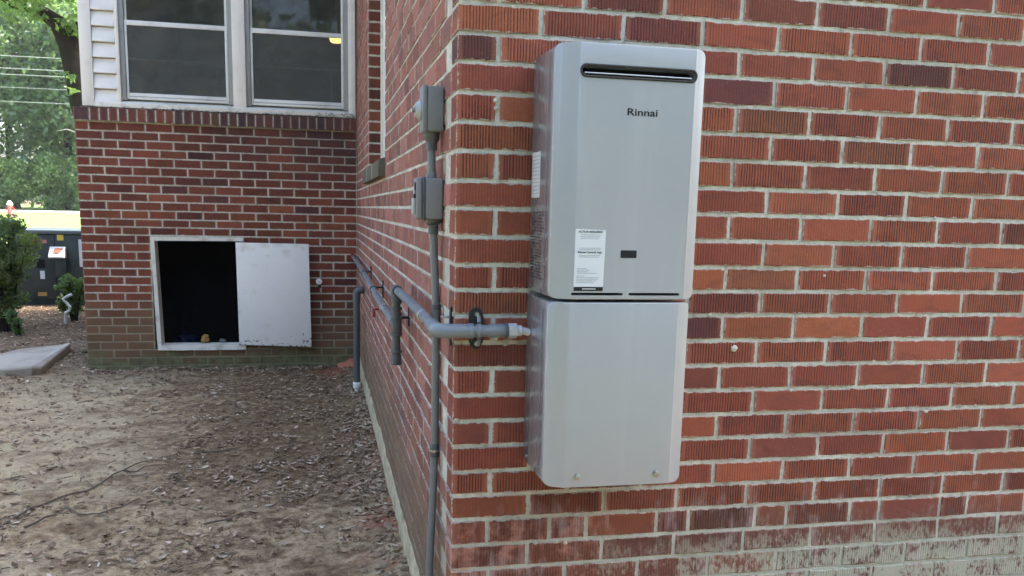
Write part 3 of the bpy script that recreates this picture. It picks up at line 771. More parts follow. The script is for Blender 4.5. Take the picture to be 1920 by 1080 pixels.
# ------------------------------------------------------------------ water heater
def rrect(x0, x1, z0, z1, r, n=6):
    p = []
    for cx, cz, a0 in ((x1 - r, z1 - r, 0), (x0 + r, z1 - r, 90), (x0 + r, z0 + r, 180), (x1 - r, z0 + r, 270)):
        for i in range(n + 1): a = RAD(a0 + 90 * i / n); p.append((cx + r * math.cos(a), cz + r * math.sin(a)))
    return p
def stadium(x0, x1, z0, z1, n=10): return rrect(x0, x1, z0, z1, (z1 - z0) / 2 - 1e-5, n)
YF = -.245
def cover(name, x0, x1, z0, z1, cl, cr, mat, parent, fade_top=None, cuts=()):
    bm = bmesh.new(); poly = rrect(x0, x1, z0, z1, .016)
    fv = [bm.verts.new((x, 0, z)) for x, z in poly]; f = bm.faces.new(fv)
    for xc in (cl, cr, cl - .0014, cr + .0014, x0 + .016, x1 - .016):
        bmesh.ops.bisect_plane(bm, geom=bm.verts[:] + bm.edges[:] + bm.faces[:], plane_co=(xc, 0, 0), plane_no=(1, 0, 0))
    if fade_top: bmesh.ops.bisect_plane(bm, geom=bm.verts[:] + bm.edges[:] + bm.faces[:], plane_co=(0, 0, fade_top), plane_no=(0, 0, 1))
    front = bm.faces[:]
    ret = bmesh.ops.extrude_face_region(bm, geom=front)
    back = [g for g in ret['geom'] if isinstance(g, bmesh.types.BMVert)]
    bset = set(back)
    for v in bm.verts:
        if v in bset: v.co.y = -.205
        else:
            x = v.co.x; d = 0
            if x < cl - 1e-4: d = (cl - x) * .58 + .0012
            if x > cr + 1e-4: d = (x - cr) * .46 + .0012
            if fade_top and v.co.z > fade_top + .01: d = d * .75 + max(0, (v.co.z - fade_top)) * .10
            v.co.y = YF + d
            if cl - 1e-4 < x < cr + 1e-4: v.co.y = YF
    bmesh.ops.recalc_face_normals(bm, faces=bm.faces)
    es = []
    for e in bm.edges:
        if len(e.link_faces) == 2 and all(v not in bset for v in e.verts):
            a = e.calc_face_angle(0)
            if a > .9: es.append(e)
    bmesh.ops.bevel(bm, geom=es, offset=.0065, segments=4, profile=.5, affect='EDGES', clamp_overlap=True)
    cre = [] and [e for e in bm.edges if len(e.link_faces) == 2 and .25 < e.calc_face_angle(0) < .9 and abs(e.verts[0].co.x - e.verts[1].co.x) < 1e-5 and e.calc_length() > .1]
    me = bpy.data.meshes.new(name); bm.to_mesh(me); bm.free()
    o = link(name, me, mat, None)
    for (poly, y0, y1) in cuts:
        cm = bpy.data.meshes.new('cutter'); mb = MB().prism(poly, 1, y0, y1); cm.from_pydata(mb.v, [], mb.f)
        bm = bmesh.new(); bm.from_mesh(cm); bmesh.ops.recalc_face_normals(bm, faces=bm.faces); bm.to_mesh(cm); bm.free()
        co = bpy.data.objects.new('cutter', cm); COL.objects.link(co)
        md = o.modifiers.new('b', 'BOOLEAN'); md.operation = 'DIFFERENCE'; md.object = co; md.solver = 'EXACT'
        bpy.context.view_layer.update()
        nm = bpy.data.meshes.new_from_object(o.evaluated_get(bpy.context.evaluated_depsgraph_get()))
        o.modifiers.clear(); o.data = nm; bpy.data.objects.remove(co)
    me = o.data; me.transform(Matrix.Translation(-wloc(parent)))
    me.polygons.foreach_set('use_smooth', [True] * len(me.polygons)); me.set_sharp_from_angle(angle=RAD(14))
    o.parent = parent; o.name = name
    return o
def text(name, body, x, z, size, y, mat, parent, bold=.0, width=None, align='LEFT', rot=(RAD(90), 0, 0)):
    cu = bpy.data.curves.new(name, 'FONT'); cu.body = body; cu.size = size; cu.extrude = .00025; cu.offset = bold; cu.align_x = align
    to = bpy.data.objects.new(name, cu); COL.objects.link(to); bpy.context.view_layer.update()
    me = bpy.data.meshes.new_from_object(to.evaluated_get(bpy.context.evaluated_depsgraph_get())); bpy.data.objects.remove(to)
    xs = [v.co.x for v in me.vertices]; 
    s = width / (max(xs) - min(xs)) if width else 1.
    me.transform(Matrix.Translation(Vector((x, y, z)) - wloc(parent)) @ Matrix.Rotation(RAD(90), 4, 'X') @ Matrix.Diagonal((s, 1, 1, 1)))
    me.materials.clear(); return link(name, me, mat, parent)
HT = root('water_heater', (.345, -.12, 1.106), 'silver tankless water heater mounted high on the near brick wall', 'water heater')
X0, X1, Z0, Z1 = .177, .513, 1.1085, 1.652
cv = cover('front_cover', X0, X1, Z0, Z1, .2245, .487, 'heater', HT, None,
      [(stadium(.229, .486, 1.585, 1.6045), -.3, -.212), (rrect(.222, .341, 1.1175, 1.1235, .0028, 4), -.3, -.215), (rrect(.355, .4755, 1.1175, 1.1235, .0028, 4), -.3, -.215)])
cas = part_box('casing', X0 + .003, X1 - .003, -.2045, -.012, Z0 + .002, Z1 - .003, 'casing', HT, .004)
part_box('casing_flange', X0 + .0008, X0 + .0028, -.2046, -.168, Z0 + .012, Z1 - .014, 'casing', HT, .0006)
part_box('mounting_bracket', X0 + .06, X1 - .06, -.0118, .0, 1.6502, 1.668, 'steel', HT, .001)
part_box('mounting_bracket', X0 + .06, X1 - .06, -.0118, .0, Z0 + .01, Z0 + .05, 'steel', HT, .001)
# exhaust: dark throat, bright rim, deflector bar
mb = MB(); pr = stadium(.227, .488, 1.583, 1.6065, 12); pth = [(x, YF - .0005, z) for x, z in pr]; pth.append(pth[0]); pth.append(pth[1])
build('exhaust_rim', mb.tube(pth, .0026, 8, False), 'black_iron', HT, smooth=80)
build('exhaust_throat', MB().prism(stadium(.2295, .4855, 1.5855, 1.604), 1, -.2145, -.2125), 'black', HT)
mb = MB().tube([(.236, YF + .004, 1.5905), (.36, YF + .003, 1.5905), (.479, YF + .004, 1.5905)], .0016, 8); build('exhaust_lip', mb, 'steel', HT)
part_box('intake_grille', .2215, .476, -.2155, -.2145, 1.117, 1.124, 'black', HT)
build('display', MB().prism(rrect(.332, .369, 1.201, 1.2178, .0012, 3), 1, YF - .0008, YF + .002), 'ink', HT)
text('brand_lettering', 'Rinnai', .3318, 1.5066, .0212, YF - .0004, 'ink', HT, .0003, .0685)
# instruction sticker
st = build('instruction_sticker', MB().prism([(.2265, 1.1275), (.294, 1.1275), (.296, 1.2610), (.2268, 1.2625)], 1, YF - .0006, YF + .001), 'paper', HT)
part_box('sticker_band', .2266, .2939, YF - .0010, YF - .0007, 1.1277, 1.1365, 'ink', st)
text('sticker_heading', 'ACTION REQUIRED', .261, 1.2548, .0062, YF - .0008, 'ink', st, .0001, .055, 'CENTER')
text('sticker_heading', 'Rinnai Central App', .261, 1.2105, .0062, YF - .0008, 'ink', st, .0001, .055, 'CENTER')
part_box('band_print', .246, .277, YF - .0013, YF - .0009, 1.1312, 1.1330, 'paper', st)
mb = MB(); q = random.Random(2)
for (z, a, b) in ((1.2495, .238, .284), (1.2455, .239, .283), (1.2415, .240, .280), (1.2205, .236, .286), (1.2172, .237, .285), (1.2045, .237, .284), (1.2012, .236, .283), (1.176, .233, .255), (1.1725, .233, .262), (1.169, .233, .258), (1.1655, .233, .280), (1.1595, .232, .250), (1.156, .232, .284), (1.1525, .232, .281), (1.149, .232, .278), (1.1455, .232, .270)):
    x = a
    while x < b:
        w = q.uniform(.002, .006); mb.quad_box(x, min(b, x + w), YF - .0009, YF - .0006, z, z + .0017); x += w + .0011
build('fine_print', mb, 'greyink', st, smooth=0)['kind'] = 'stuff'
# side label and printed notes on the casing
XS = X0 + .003
sl_ = build('side_label', MB().quad_box(XS - .0006, XS + .001, -.100, -.026, 1.330, 1.434), 'paper', HT)
mb = MB(); mb2 = MB()
for i in range(11):
    y = -.097
    while y < -.032:
        w = q.uniform(.004, .013); mb2.quad_box(XS - .0009, XS - .0005, y, min(-.03, y + w), 1.338 + i * .0085, 1.3405 + i * .0085); y += w + .003
build('fine_print', mb2, 'greyink', sl_, smooth=0)['kind'] = 'stuff'
for i in range(22):
    y = -.15 + q.uniform(0, .03); z = 1.295 - i * .0072
    while y < -.03:
        w = q.uniform(.006, .02); mb.quad_box(XS - .0004, XS + .0005, y, min(-.028, y + w), z, z + .0026); y += w + .004
        if q.random() < .25: y += .03
build('warning_print', mb, 'ink', HT, smooth=0)['kind'] = 'stuff'
for z in (1.30, 1.18, 1.14): build('screw', MB().tube([(XS - .003, -.160, z), (XS + .001, -.160, z)], .0032, 10), 'steel', HT)
# small wire ends seen on top
for x in (.235, .455): build('top_hook', MB().tube([(x, -.02, 1.648), (x, -.02, 1.664), (x + .012, -.018, 1.668), (x + .02, -.006, 1.660)], .003, 8), 'steel', HT)

PC = root('pipe_cover', (.342, -.12, .677), 'plain silver pipe cover box hanging directly under the water heater', 'pipe cover')
x0, x1, z0, z1 = .176, .5075, .677, 1.1015
cover('front_cover', x0, x1, z0, z1, .2185, .4755, 'heater', PC)
part_box('casing', x0 + .003, x1 - .003, -.2045, -.010, z0 + .004, z1 - .001, 'casing', PC, .004)
part_box('casing_flange', x0 + .0008, x0 + .0028, -.2046, -.172, z0 + .03, z1 - .02, 'casing', PC, .0006)
part_box('casing_flange', x0 + .0012, x0 + .0028, -.165, -.158, z0 + .03, z1 - .03, 'casing', PC, .0006)
for (x, z) in ((.2508, .7028), (.4421, .7036)):
    s_ = build('screw', MB().tube([(x, YF - .006, z), (x, YF - .005, z), (x, YF + .001, z)], [.0045, .0065, .0070], 12), 'steel', PC)
    build('washer', MB().tube([(x, YF - .0012, z), (x, YF + .001, z)], .0088, 14), 'steel', PC)
for (y, z) in ((-.185, .694), (-.05, .7), (-.16, 1.0)): build('rivet', MB().tube([(x0 - .0005, y, z), (x0 + .004, y, z)], .0035, 10), 'steel', PC)

# ------------------------------------------------------------------ gas pipe
GZ = 1.012
GP = root('gas_pipe', (-.05, .6, .75), 'grey gas pipe from the heater round the corner along the side wall', 'pipe')
def arc(c, r, a0, a1, plane, n=10):
    o = []
    for i in range(n + 1):
        a = RAD(a0 + (a1 - a0) * i / n); u, v = r * math.cos(a), r * math.sin(a)
        o.append((c[0] + u, c[1] + v, c[2]) if plane == 'xy' else (c[0] + u, c[1], c[2] + v) if plane == 'xz' else (c[0], c[1] + u, c[2] + v))
    return o
PY = -.043; PX = -.046; pr_ = .0148
run1 = [(.132, PY, GZ + .001), (.06, PY, GZ)] + arc((PX + .03, PY + .03, GZ), .03, 270, 180, 'xy') + [(PX, .2, GZ + .003), (PX - .001, .55, GZ + .005), (PX - .004, 1.0, GZ + .002)]
build('pipe', MB().tube(run1, pr_, 18), 'pvc', GP)
# fittings on the front run
build('elbow', MB().tube([(.036, PY, GZ)] + arc((PX + .03, PY + .03, GZ), .03, 270, 180, 'xy') + [(PX, .055, GZ)], [.0172] + [.0178] * 11 + [.0172], 20), 'pvc', GP)
def collar(p, q, r, mat, name='collar'): return build(name, MB().tube([p, q], r, 20), mat, GP, .0012)
collar((.028, PY, GZ), (.041, PY, GZ), .0188, 'pvc'); collar((PX, .044, GZ), (PX, .058, GZ), .0188, 'pvc')
collar((.078, PY, GZ), (.118, PY, GZ + .001), .0168, 'pvc'); collar((PX, .24, GZ + .002), (PX, .27, GZ + .002), .0172, 'steel')
collar((.116, PY, GZ), (.124, PY, GZ), .0196, 'pvc_dark')
build('union_nut', MB().tube([(.124, PY, GZ), (.126, PY, GZ), (.146, PY, GZ), (.148, PY, GZ)], [.016, .0185, .0185, .016], 6), 'nickel', GP, smooth=20)
build('connector', MB().tube([(.148, PY, GZ), (.158, PY, GZ), (.160, PY, GZ), (.172, PY, GZ - .002), (.179, PY, GZ - .006)], [.0135, .0135, .010, .009, .009], 14), 'nickel', GP)
# split ring hanger on the front wall
hg = build('hanger', MB().tube([(.054, -.004, GZ + .036), (.054, .002, GZ + .036)], .016, 18), 'black_iron', GP)
build('hanger', MB().tube([(.054, -.004, GZ - .036), (.054, .002, GZ - .036)], .014, 18), 'black_iron', GP)
build('hanger_plate', MB().prism(rrect(.036, .072, GZ - .04, GZ + .04, .012, 5), 1, -.006, -.0005), 'black_iron', GP)
build('hanger_ring', MB().tube([(.049, PY, GZ), (.060, PY, GZ)], .0182, 20), 'pvc', GP, .002)
for s in (1, -1):
    build('hanger_lug', MB().tube([(.0545, PY, GZ + s * .020), (.0545, PY + .008, GZ + s * .036)], .0045, 10), 'pvc', GP)
    build('bolt', MB().tube([(.0545, -.012, GZ + s * .036), (.0545, -.004, GZ + s * .036)], [.0058, .0058], 6), 'steel', GP)
# wall bracket by the corner
build('bracket', MB().quad_box(-.006, -.001, .022, .040, GZ - .045, GZ + .05), 'black_iron', GP, .0015)
build('bracket', MB().quad_box(-.028, -.005, .028, .034, GZ + .022, GZ + .028), 'steel', GP, .0015)
# sediment trap
LY = 1.005; LX = PX - .006
leg_top = GZ + .006
build('drip_leg', MB().tube([(LX, LY, leg_top), (LX, LY, .756)], .0148, 18), 'pvc_dark', GP)
build('elbow', MB().tube([(LX, LY - .05, GZ + .002), (LX, LY - .01, GZ + .002), (LX, LY, GZ - .004), (LX, LY, GZ - .045)], [.0188, .0205, .0205, .0188], 16), 'pvc_dark', GP)
for (a, b, r) in ((.955, .945, .0205), (.935, .925, .019), (.915, .86, .0192), (.862, .852, .0208), (.918, .908, .0208), (.80, .79, .0205), (.785, .748, .0185), (.757, .750, .0205)):
    build('collar', MB().tube([(LX, LY, a), (LX, LY, b)], r, 18), 'pvc_dark', GP, .0012)
build('bracket', MB().quad_box(-.005, -.001, LY + .05, LY + .075, .88, .95), 'black_iron', GP, .001)
build('bracket', MB().quad_box(-.042, -.004, LY + .058, LY + .066, .905, .914), 'black_iron', GP, .001)
# rear run
RZ = .885
build('pipe', MB().tube([(LX, LY, RZ), (LX - .001, 1.6, RZ + .002), (-.05, 2.3, RZ + .008), (-.046, 3.0, RZ + .014), (-.040, 4.2, RZ + .018), (-.032, D - .002, RZ + .008)], .0150, 16), 'pvc', GP)
build('collar', MB().tube([(LX, 1.10, RZ), (LX, 1.14, RZ)], .019, 16), 'pvc', GP, .001)
vb = build('valve_body', MB().tube([(LX, 1.50, RZ + .001), (LX, 1.52, RZ + .001), (LX, 1.58, RZ + .001), (LX, 1.60, RZ + .002)], [.017, .021, .021, .017], 16), 'steel', GP)
build('valve_handle', MB().quad_box(LX - .045, LX - .024, 1.545, 1.555, RZ - .004, RZ + .004).quad_box(LX - .052, LX - .040, 1.52, 1.56, RZ - .030, RZ + .004), 'red', GP, .003)['label'] = 'small red valve handle'
for yy, zz, xx in ((2.35, RZ + .008, -.05), (3.35, RZ + .015, -.044)):
    build('hanger_ring', MB().tube([(xx, yy - .007, zz), (xx, yy + .007, zz)], .021, 16), 'pvc_dark', GP, .001)
    build('hanger', MB().quad_box(xx + .012, -.003, yy - .005, yy + .005, zz + .008, zz + .016), 'black_iron', GP)
    build('hanger', MB().quad_box(-.006, -.001, yy - .012, yy + .012, zz - .04, zz + .045), 'black_iron', GP)
build('wall_flange', MB().tube([(-.034, D - .006, RZ + .008), (-.034, D + .004, RZ + .008)], .026, 18), 'red', GP)

# discharge pipe by the inner corner
DPX, DPY = -.056, 4.2
DP = root('drain_pipe', (DPX, DPY, 0), 'dark grey vertical drain pipe with white end by the inner corner', 'pipe')
build('pipe', MB().tube([(DPX, DPY, .055), (DPX, DPY, .665)], .0225, 18), 'pvc_dark', DP)
build('elbow', MB().tube([(DPX, DPY, .64), (DPX, DPY, .69)] + arc((DPX + .035, DPY, .69), .035, 180, 90, 'xz') + [(.004, DPY, .725)], [.026, .0265] + [.0265] * 11 + [.026], 18), 'pvc_dark', DP)
build('white_cap', MB().tube([(DPX, DPY, .018), (DPX, DPY, .024), (DPX, DPY, .058), (DPX, DPY, .062)], [.026, .029, .029, .026], 18), 'whitepvc', DP)['label'] = 'white plastic end cap'
build('outlet', MB().tube([(DPX - .002, DPY - .004, -.05), (DPX, DPY, .019)], .016, 12), 'whitepvc', DP)

# ------------------------------------------------------------------ electrical conduit and boxes
CY = .24
CN = root('conduit', (-.02, CY, -.05), 'thin grey conduit running up the side wall by the corner into two boxes', 'conduit')
build('pipe', MB().tube([(-.026, CY, -.12), (-.024, CY, .30), (-.0145, CY, .55), (-.0120, CY, .75), (-.0120, CY, .92), (-.0130, CY, 1.06), (-.0195, CY, 1.19), (-.0215, CY, 1.26)], .0107, 14), 'conduit', CN)
build('pipe', MB().tube([(-.0275, CY, 1.37), (-.0275, CY, 1.50)], .0107, 14), 'conduit', CN)
build('coupling', MB().tube([(-.0130, CY, .624), (-.0127, CY, .660)], .0135, 14), 'pvc_dark', CN, .001)
build('strap', MB().tube([(-.0130, CY, .640), (-.0130, CY, .644)], .0150, 14), 'steel', CN)
build('strap', MB().tube([(-.0126, CY, 1.033), (-.0126, CY, 1.046)], .0142, 14), 'pvc_dark', CN)
build('coupling', MB().tube([(-.0215, CY, 1.232), (-.0215, CY, 1.256), (-.0225, CY, 1.262), (-.0225, CY, 1.2735)], [.0138, .0138, .022, .024], 16), 'pvc_dark', CN)
build('coupling', MB().tube([(-.0275, CY, 1.372), (-.0275, CY, 1.392)], .0138, 16), 'boxgrey', CN, .001)
build('coupling', MB().tube([(-.0275, CY, 1.448), (-.0275, CY, 1.468), (-.0275, CY, 1.474), (-.0275, CY, 1.497)], [.0145, .0145, .019, .0225], 16), 'pvc_dark', CN)
SB = root('switch_box', (-.027, CY, 1.494), 'upper grey switch box with a round knob beside the corner', 'electrical box')
build('body', MB().quad_box(-.044, -.001, .205, .277, 1.4935, 1.607), 'boxgrey', SB, .005, 3)
build('cover_plate', MB().quad_box(-.0555, -.0442, .2035, .2785, 1.492, 1.6085), 'boxgrey', SB, .003)
build('knob', MB().tube([(-.055, .240, 1.548), (-.060, .240, 1.548), (-.066, .240, 1.548), (-.0715, .240, 1.548)], [.026, .026, .021, .017], 18), 'alu', SB)
build('knob_pin', MB().tube([(-.0715, .236, 1.548), (-.082, .234, 1.547)], .0065, 12), 'steel', SB)
OB = root('outlet_box', (-.027, CY, 1.270), 'lower grey outlet box with a latched weather cover beside the corner', 'electrical box')
build('body', MB().quad_box(-.048, -.001, .205, .277, 1.272, 1.377), 'boxgrey', OB, .005, 3)
build('cover_plate', MB().quad_box(-.0545, -.0482, .2035, .2785, 1.268, 1.381), 'pvc_dark', OB, .002)
lid = build('cover_lid', MB().quad_box(-.071, -.0547, .206, .277, 1.272, 1.378), 'boxgrey', OB, .005, 3)
build('latch', MB().quad_box(-.078, -.0712, .215, .255, 1.284, 1.325).quad_box(-.075, -.0712, .22, .25, 1.335, 1.352), 'alu', lid, .002)
build('hinge', MB().quad_box(-.0765, -.0712, .212, .222, 1.325, 1.335).quad_box(-.0745, -.0712, .212, .222, 1.345, 1.365), 'black_iron', lid)

# ------------------------------------------------------------------ hose bib
HB = root('hose_bib', (-.313, D, .64), 'white hose tap on the back wall beside the hatch door', 'tap')
build('handle', MB().tube([(-.313, D - .085, .692), (-.313, D - .075, .692)], [.024, .026], 20), 'whitepvc', HB, .002)
build('hub', MB().tube([(-.313, D - .090, .692), (-.313, D - .084, .692)], .007, 10), 'steel', HB)
build('body', MB().tube([(-.313, D - .074, .692), (-.313, D - .04, .688), (-.313, D + .002, .680)], [.009, .014, .014], 12), 'black_iron', HB)
build('spout', MB().tube([(-.311, D - .045, .686), (-.309, D - .062, .668), (-.309, D - .066, .636)], [.012, .012, .013], 12), 'black_iron', HB)

# ------------------------------------------------------------------ yard: slab, cabinet, hose
sp = [(-2.64, 5.09), (-2.46, 5.13), (-2.42, 5.22), (-2.485, 6.33), (-2.51, 6.42), (-2.56, 6.40), (-2.80, 6.03), (-2.98, 5.6), (-2.92, 5.14)]
mb = MB(); n = len(sp)
for z, s in ((-.06, .97), (.022, 1.), (.034, .985)):
    for i, (x, y) in enumerate(sp): mb.v.append((-2.8 + (x + 2.8) * s, 5.6 + (y - 5.6) * s, z + .012 * math.sin(i * 2.3)))
for l in range(2):
    for i in range(n): mb.f.append((l*n+i, l*n+(i+1) % n, (l+1)*n+(i+1) % n, (l+1)*n+i))
mb.f.append(tuple(range(n))); mb.f.append(tuple(2*n+i for i in range(n)))
tag(build('concrete_slab', mb, 'concrete', None, 0, smooth=0), 'pale broken concrete slab lying on the dirt at the left', 'slab')

UC = root('utility_cabinet', (-3.35, 10.7, 0), 'dark green pad mounted utility cabinet with stickers behind the shrubs', 'utility cabinet')
UY = 10.25
build('body', MB().quad_box(-4.15, -2.55, UY, 11.3, -.05, .87), 'cab', UC, .01)
build('lid', MB().quad_box(-4.18, -2.52, UY - .03, 11.33, .872, .925), 'cab_lit_top', UC, .015)
build('door', MB().quad_box(-4.12, -3.612, UY - .012, UY - .001, .03, .85), 'cab', UC, .004)
build('door', MB().quad_box(-3.595, -2.58, UY - .012, UY - .001, .03, .85), 'cab', UC, .004)
hb = build('handle_box', MB().quad_box(-3.60, -3.47, UY - .07, UY - .0125, .33, .56), 'cab', UC, .006)
def slope_box(x0, x1, z0, z1, y0, y1):
    m = MB(); m.prism([(y0, z0), (y0 + .0, z0 + .02), (y1 - .03, z1), (y1, z1), (y1, z0)], 0, x0, x1); return m
wm = build('meter_hood', slope_box(-3.66, -3.475, .575, .715, UY - .14, UY - .0125), 'whitepvc', UC, .004)
mb = MB(); mb.v = [(-3.60, UY - .112, .636), (-3.53, UY - .112, .636), (-3.50, UY - .062, .694), (-3.60, UY - .062, .694)]; mb.f = [(0, 1, 2, 3)]
mb.v = [(x, y - .004, z + .004) for x, y, z in mb.v]; o = build('hood_sticker', mb, 'clay', wm)
build('sticker', MB().quad_box(-3.865, -3.70, UY - .015, UY - .0122, .755, .80), 'pink', UC)
build('sticker', MB().quad_box(-3.575, -3.50, UY - .015, UY - .0122, .795, .865), 'yellow', UC)
build('sticker', MB().quad_box(-3.325, -3.16, UY - .015, UY - .0122, .46, .81), 'paper', UC)
build('sticker', MB().quad_box(-3.80, -3.745, UY - .015, UY - .0122, .30, .405), 'paper', UC)
build('lock_recess', MB().quad_box(-3.83, -3.735, UY - .016, UY - .0122, .44, .55), 'black', UC)
build('sticker', MB().quad_box(-3.84, -3.735, UY - .015, UY - .0122, .08, .13), 'ochre', UC)

tag(build('white_hose', MB().tube([(-2.95, 8.3, .29), (-3.0, 8.29, .265), (-3.04, 8.28, .24), (-3.0, 8.27, .20), (-2.965, 8.26, .155), (-2.975, 8.27, .115), (-3.02, 8.28, .09), (-3.03, 8.3, -.03)], .015, 10), 'whitepvc'), 'bent white plastic pipe stub sticking up before the green cabinet', 'pipe')

# far roadside marker
hy = root('fire_hydrant', (-12.3, 37.0, ground_z(-12.3, 37)), 'small red hydrant with pale cap on the far lawn', 'hydrant')
hz = ground_z(-12.3, 37)
build('barrel', MB().tube([(-12.3, 37, hz), (-12.3, 37, hz + .06), (-12.3, 37, hz + .08), (-12.3, 37, hz + .5)], [.13, .13, .10, .09], 14), 'pink', hy)
build('cap', MB().tube([(-12.3, 37, hz + .5), (-12.3, 37, hz + .53), (-12.3, 37, hz + .62), (-12.3, 37, hz + .68)], [.12, .12, .08, .03], 14), 'whitepvc', hy)
build('nozzle', MB().tube([(-12.45, 37, hz + .38), (-12.15, 37, hz + .38)], .06, 10), 'red', hy)

# utility cables
for i, (z, dz, y) in enumerate(((6.17, .35, 32), (5.78, .18, 32.2), (5.57, .25, 32.1), (5.12, .2, 31.9), (4.64, .15, 31.8))):
    pts = [(-60 + t * 110, y, z - .6 + dz * (-.5 + t) * 8 * .12 + 2.4 * (t - .45) ** 2 + .55) for t in np.linspace(0, 1, 28)]
    tag(build('utility_cable', MB().tube(pts, .0105 if i != 3 else .007, 6), 'cable'), ['topmost', 'second highest', 'third highest', 'second lowest, thinnest', 'lowest'][i] + ' overhead cable crossing in front of the far trees', 'cable', 'overhead cables')

# ------------------------------------------------------------------ foliage
def leaf_mesh(name, centers, radii, n, size, tones, seed, flat=.6, shape=.55, up=.35):
    g = np.random.default_rng(seed); centers = np.array(centers); radii = np.array(radii)
    w = radii ** 2; idx = g.choice(len(centers), n, p=w / w.sum())
    d = g.normal(size=(n, 3)); d /= np.linalg.norm(d, axis=1)[:, None]
    rad = radii[idx] * g.random(n) ** .42
    c = centers[idx] + d * rad[:, None] * np.array([1, 1, flat])
    nr = g.normal(size=(n, 3)) + d * .8; nr[:, 2] += up; nr /= np.linalg.norm(nr, axis=1)[:, None]
    t = np.cross(nr, g.normal(size=(n, 3))); t /= np.linalg.norm(t, axis=1)[:, None]; b = np.cross(nr, t)
    s = size * g.uniform(.55, 1.4, n)[:, None]
    v = np.stack([c - t * s, c + b * s * shape - nr * s * .15, c + t * s, c - b * s * shape - nr * s * .15], 1).reshape(-1, 3)
    me = bpy.data.meshes.new(name); me.vertices.add(n * 4); me.vertices.foreach_set('co', v.ravel())
    me.loops.add(n * 4); me.loops.foreach_set('vertex_index', np.arange(n * 4)); me.polygons.add(n)
    me.polygons.foreach_set('loop_start', np.arange(n) * 4); me.polygons.foreach_set('loop_total', np.full(n, 4)); me.update(); me.validate()
    tn = np.array(tones)[g.integers(0, len(tones), len(centers))][idx] * g.uniform(.7, 1.3, n)[:, None]
    col = np.concatenate([tn, np.ones((n, 1))], 1).repeat(4, 0)
    ca = me.color_attributes.new('tone', 'FLOAT_COLOR', 'CORNER'); ca.data.foreach_set('color', col.ravel()); return me
G_TREE = [(.085, .165, .05), (.105, .195, .06), (.07, .14, .045), (.125, .215, .07)]
G_BRIGHT = [(.13, .23, .05), (.17, .28, .06), (.11, .20, .045)]
G_SHRUB = [(.06, .095, .025), (.085, .125, .03), (.12, .16, .035), (.045, .075, .024)]
def limbs(mb, base, h, r, seed, spread, nl=7, bend=(0, 0)):
    q = random.Random(seed); pts = []; 
    for i in range(7):
        t = i / 6; pts.append(Vector((base[0] + bend[0] * t + .15 * r * q.uniform(-1, 1), base[1] + bend[1] * t, base[2] + h * t)))
    mb.tube(pts, [r * (1 - .65 * i / 6) * (1.35 if i == 0 else 1) for i in range(7)], 10)
    tips = []
    for k in range(nl):
        t = q.uniform(.35, .98); i = min(5, int(t * 6)); p = pts[i].lerp(pts[i+1], t * 6 - i); a = q.uniform(0, 6.28); L = spread * q.uniform(.6, 1.05)
        e = p + Vector((math.cos(a) * L, math.sin(a) * L, L * q.uniform(.15, .75))); m = p.lerp(e, .5) + Vector((0, 0, .12 * L))
        mb.tube([p, m, e], [r * .33, r * .2, r * .07], 6); tips += [e, m.lerp(e, .4)]
    return tips + [pts[-1]]
def tree(name, loc, h, r, spread, label, seed, n=9000, leaf=.2, tones=G_TREE, group=None, cr=(1.2, 2.2), extra=0, low=0):
    o = root(name, loc, label, 'tree', group); q = random.Random(seed)
    mb = MB(); tips = limbs(mb, loc, h, r, seed, spread, 9); tr = build('trunk', mb, 'bark', o)
    cs, rs = [], []
    for t in tips:
        for _ in range(2): cs.append(t - Vector(loc) + Vector((q.uniform(-1, 1), q.uniform(-1, 1), q.uniform(-.6, 1))) * spread * .25); rs.append(q.uniform(*cr))
    for _ in range(extra):
        a = q.uniform(0, 6.28); cs.append(Vector((math.cos(a) * spread * q.uniform(.2, 1), math.sin(a) * spread * q.uniform(.2, 1), q.uniform(low, h * 1.05)))); rs.append(q.uniform(*cr))
    me = leaf_mesh('crown', [tuple(c) for c in cs], rs, n, leaf, tones, seed, .75); link('crown', me, 'leaf', o); return o
# the wood across the road: single trees
spots = [(-14.5, 55, 13, 'broad leafy tree at the left edge of the far wood'), (-10.5, 52, 10, 'lower rounded tree behind the cables in the far wood'), (-18.5, 58, 15, 'tall tree farthest left in the far wood'),
         (-7.0, 57, 14, 'tall tree partly behind the house corner in the far wood'), (-12.5, 62, 17, 'tallest tree standing at the back of the far wood'), (-22.5, 54, 13, 'tree beyond the left end of the far wood'), (-3.5, 54, 12, 'tree of the far wood hidden mostly by the house'), (-16.5, 66, 18, 'rear tree filling the gap in the far wood')]
for i, (x, y, h, lb) in enumerate(spots):
    tree('wood_tree', (x, y, .75), h * .8, .28, h * .30, lb, 50 + i, 16000, .17, G_TREE if i % 3 else [(.085, .16, .06), (.105, .19, .07), (.075, .145, .055)], 'trees of the far wood', (1.3, 2.4), 26, 1.0)
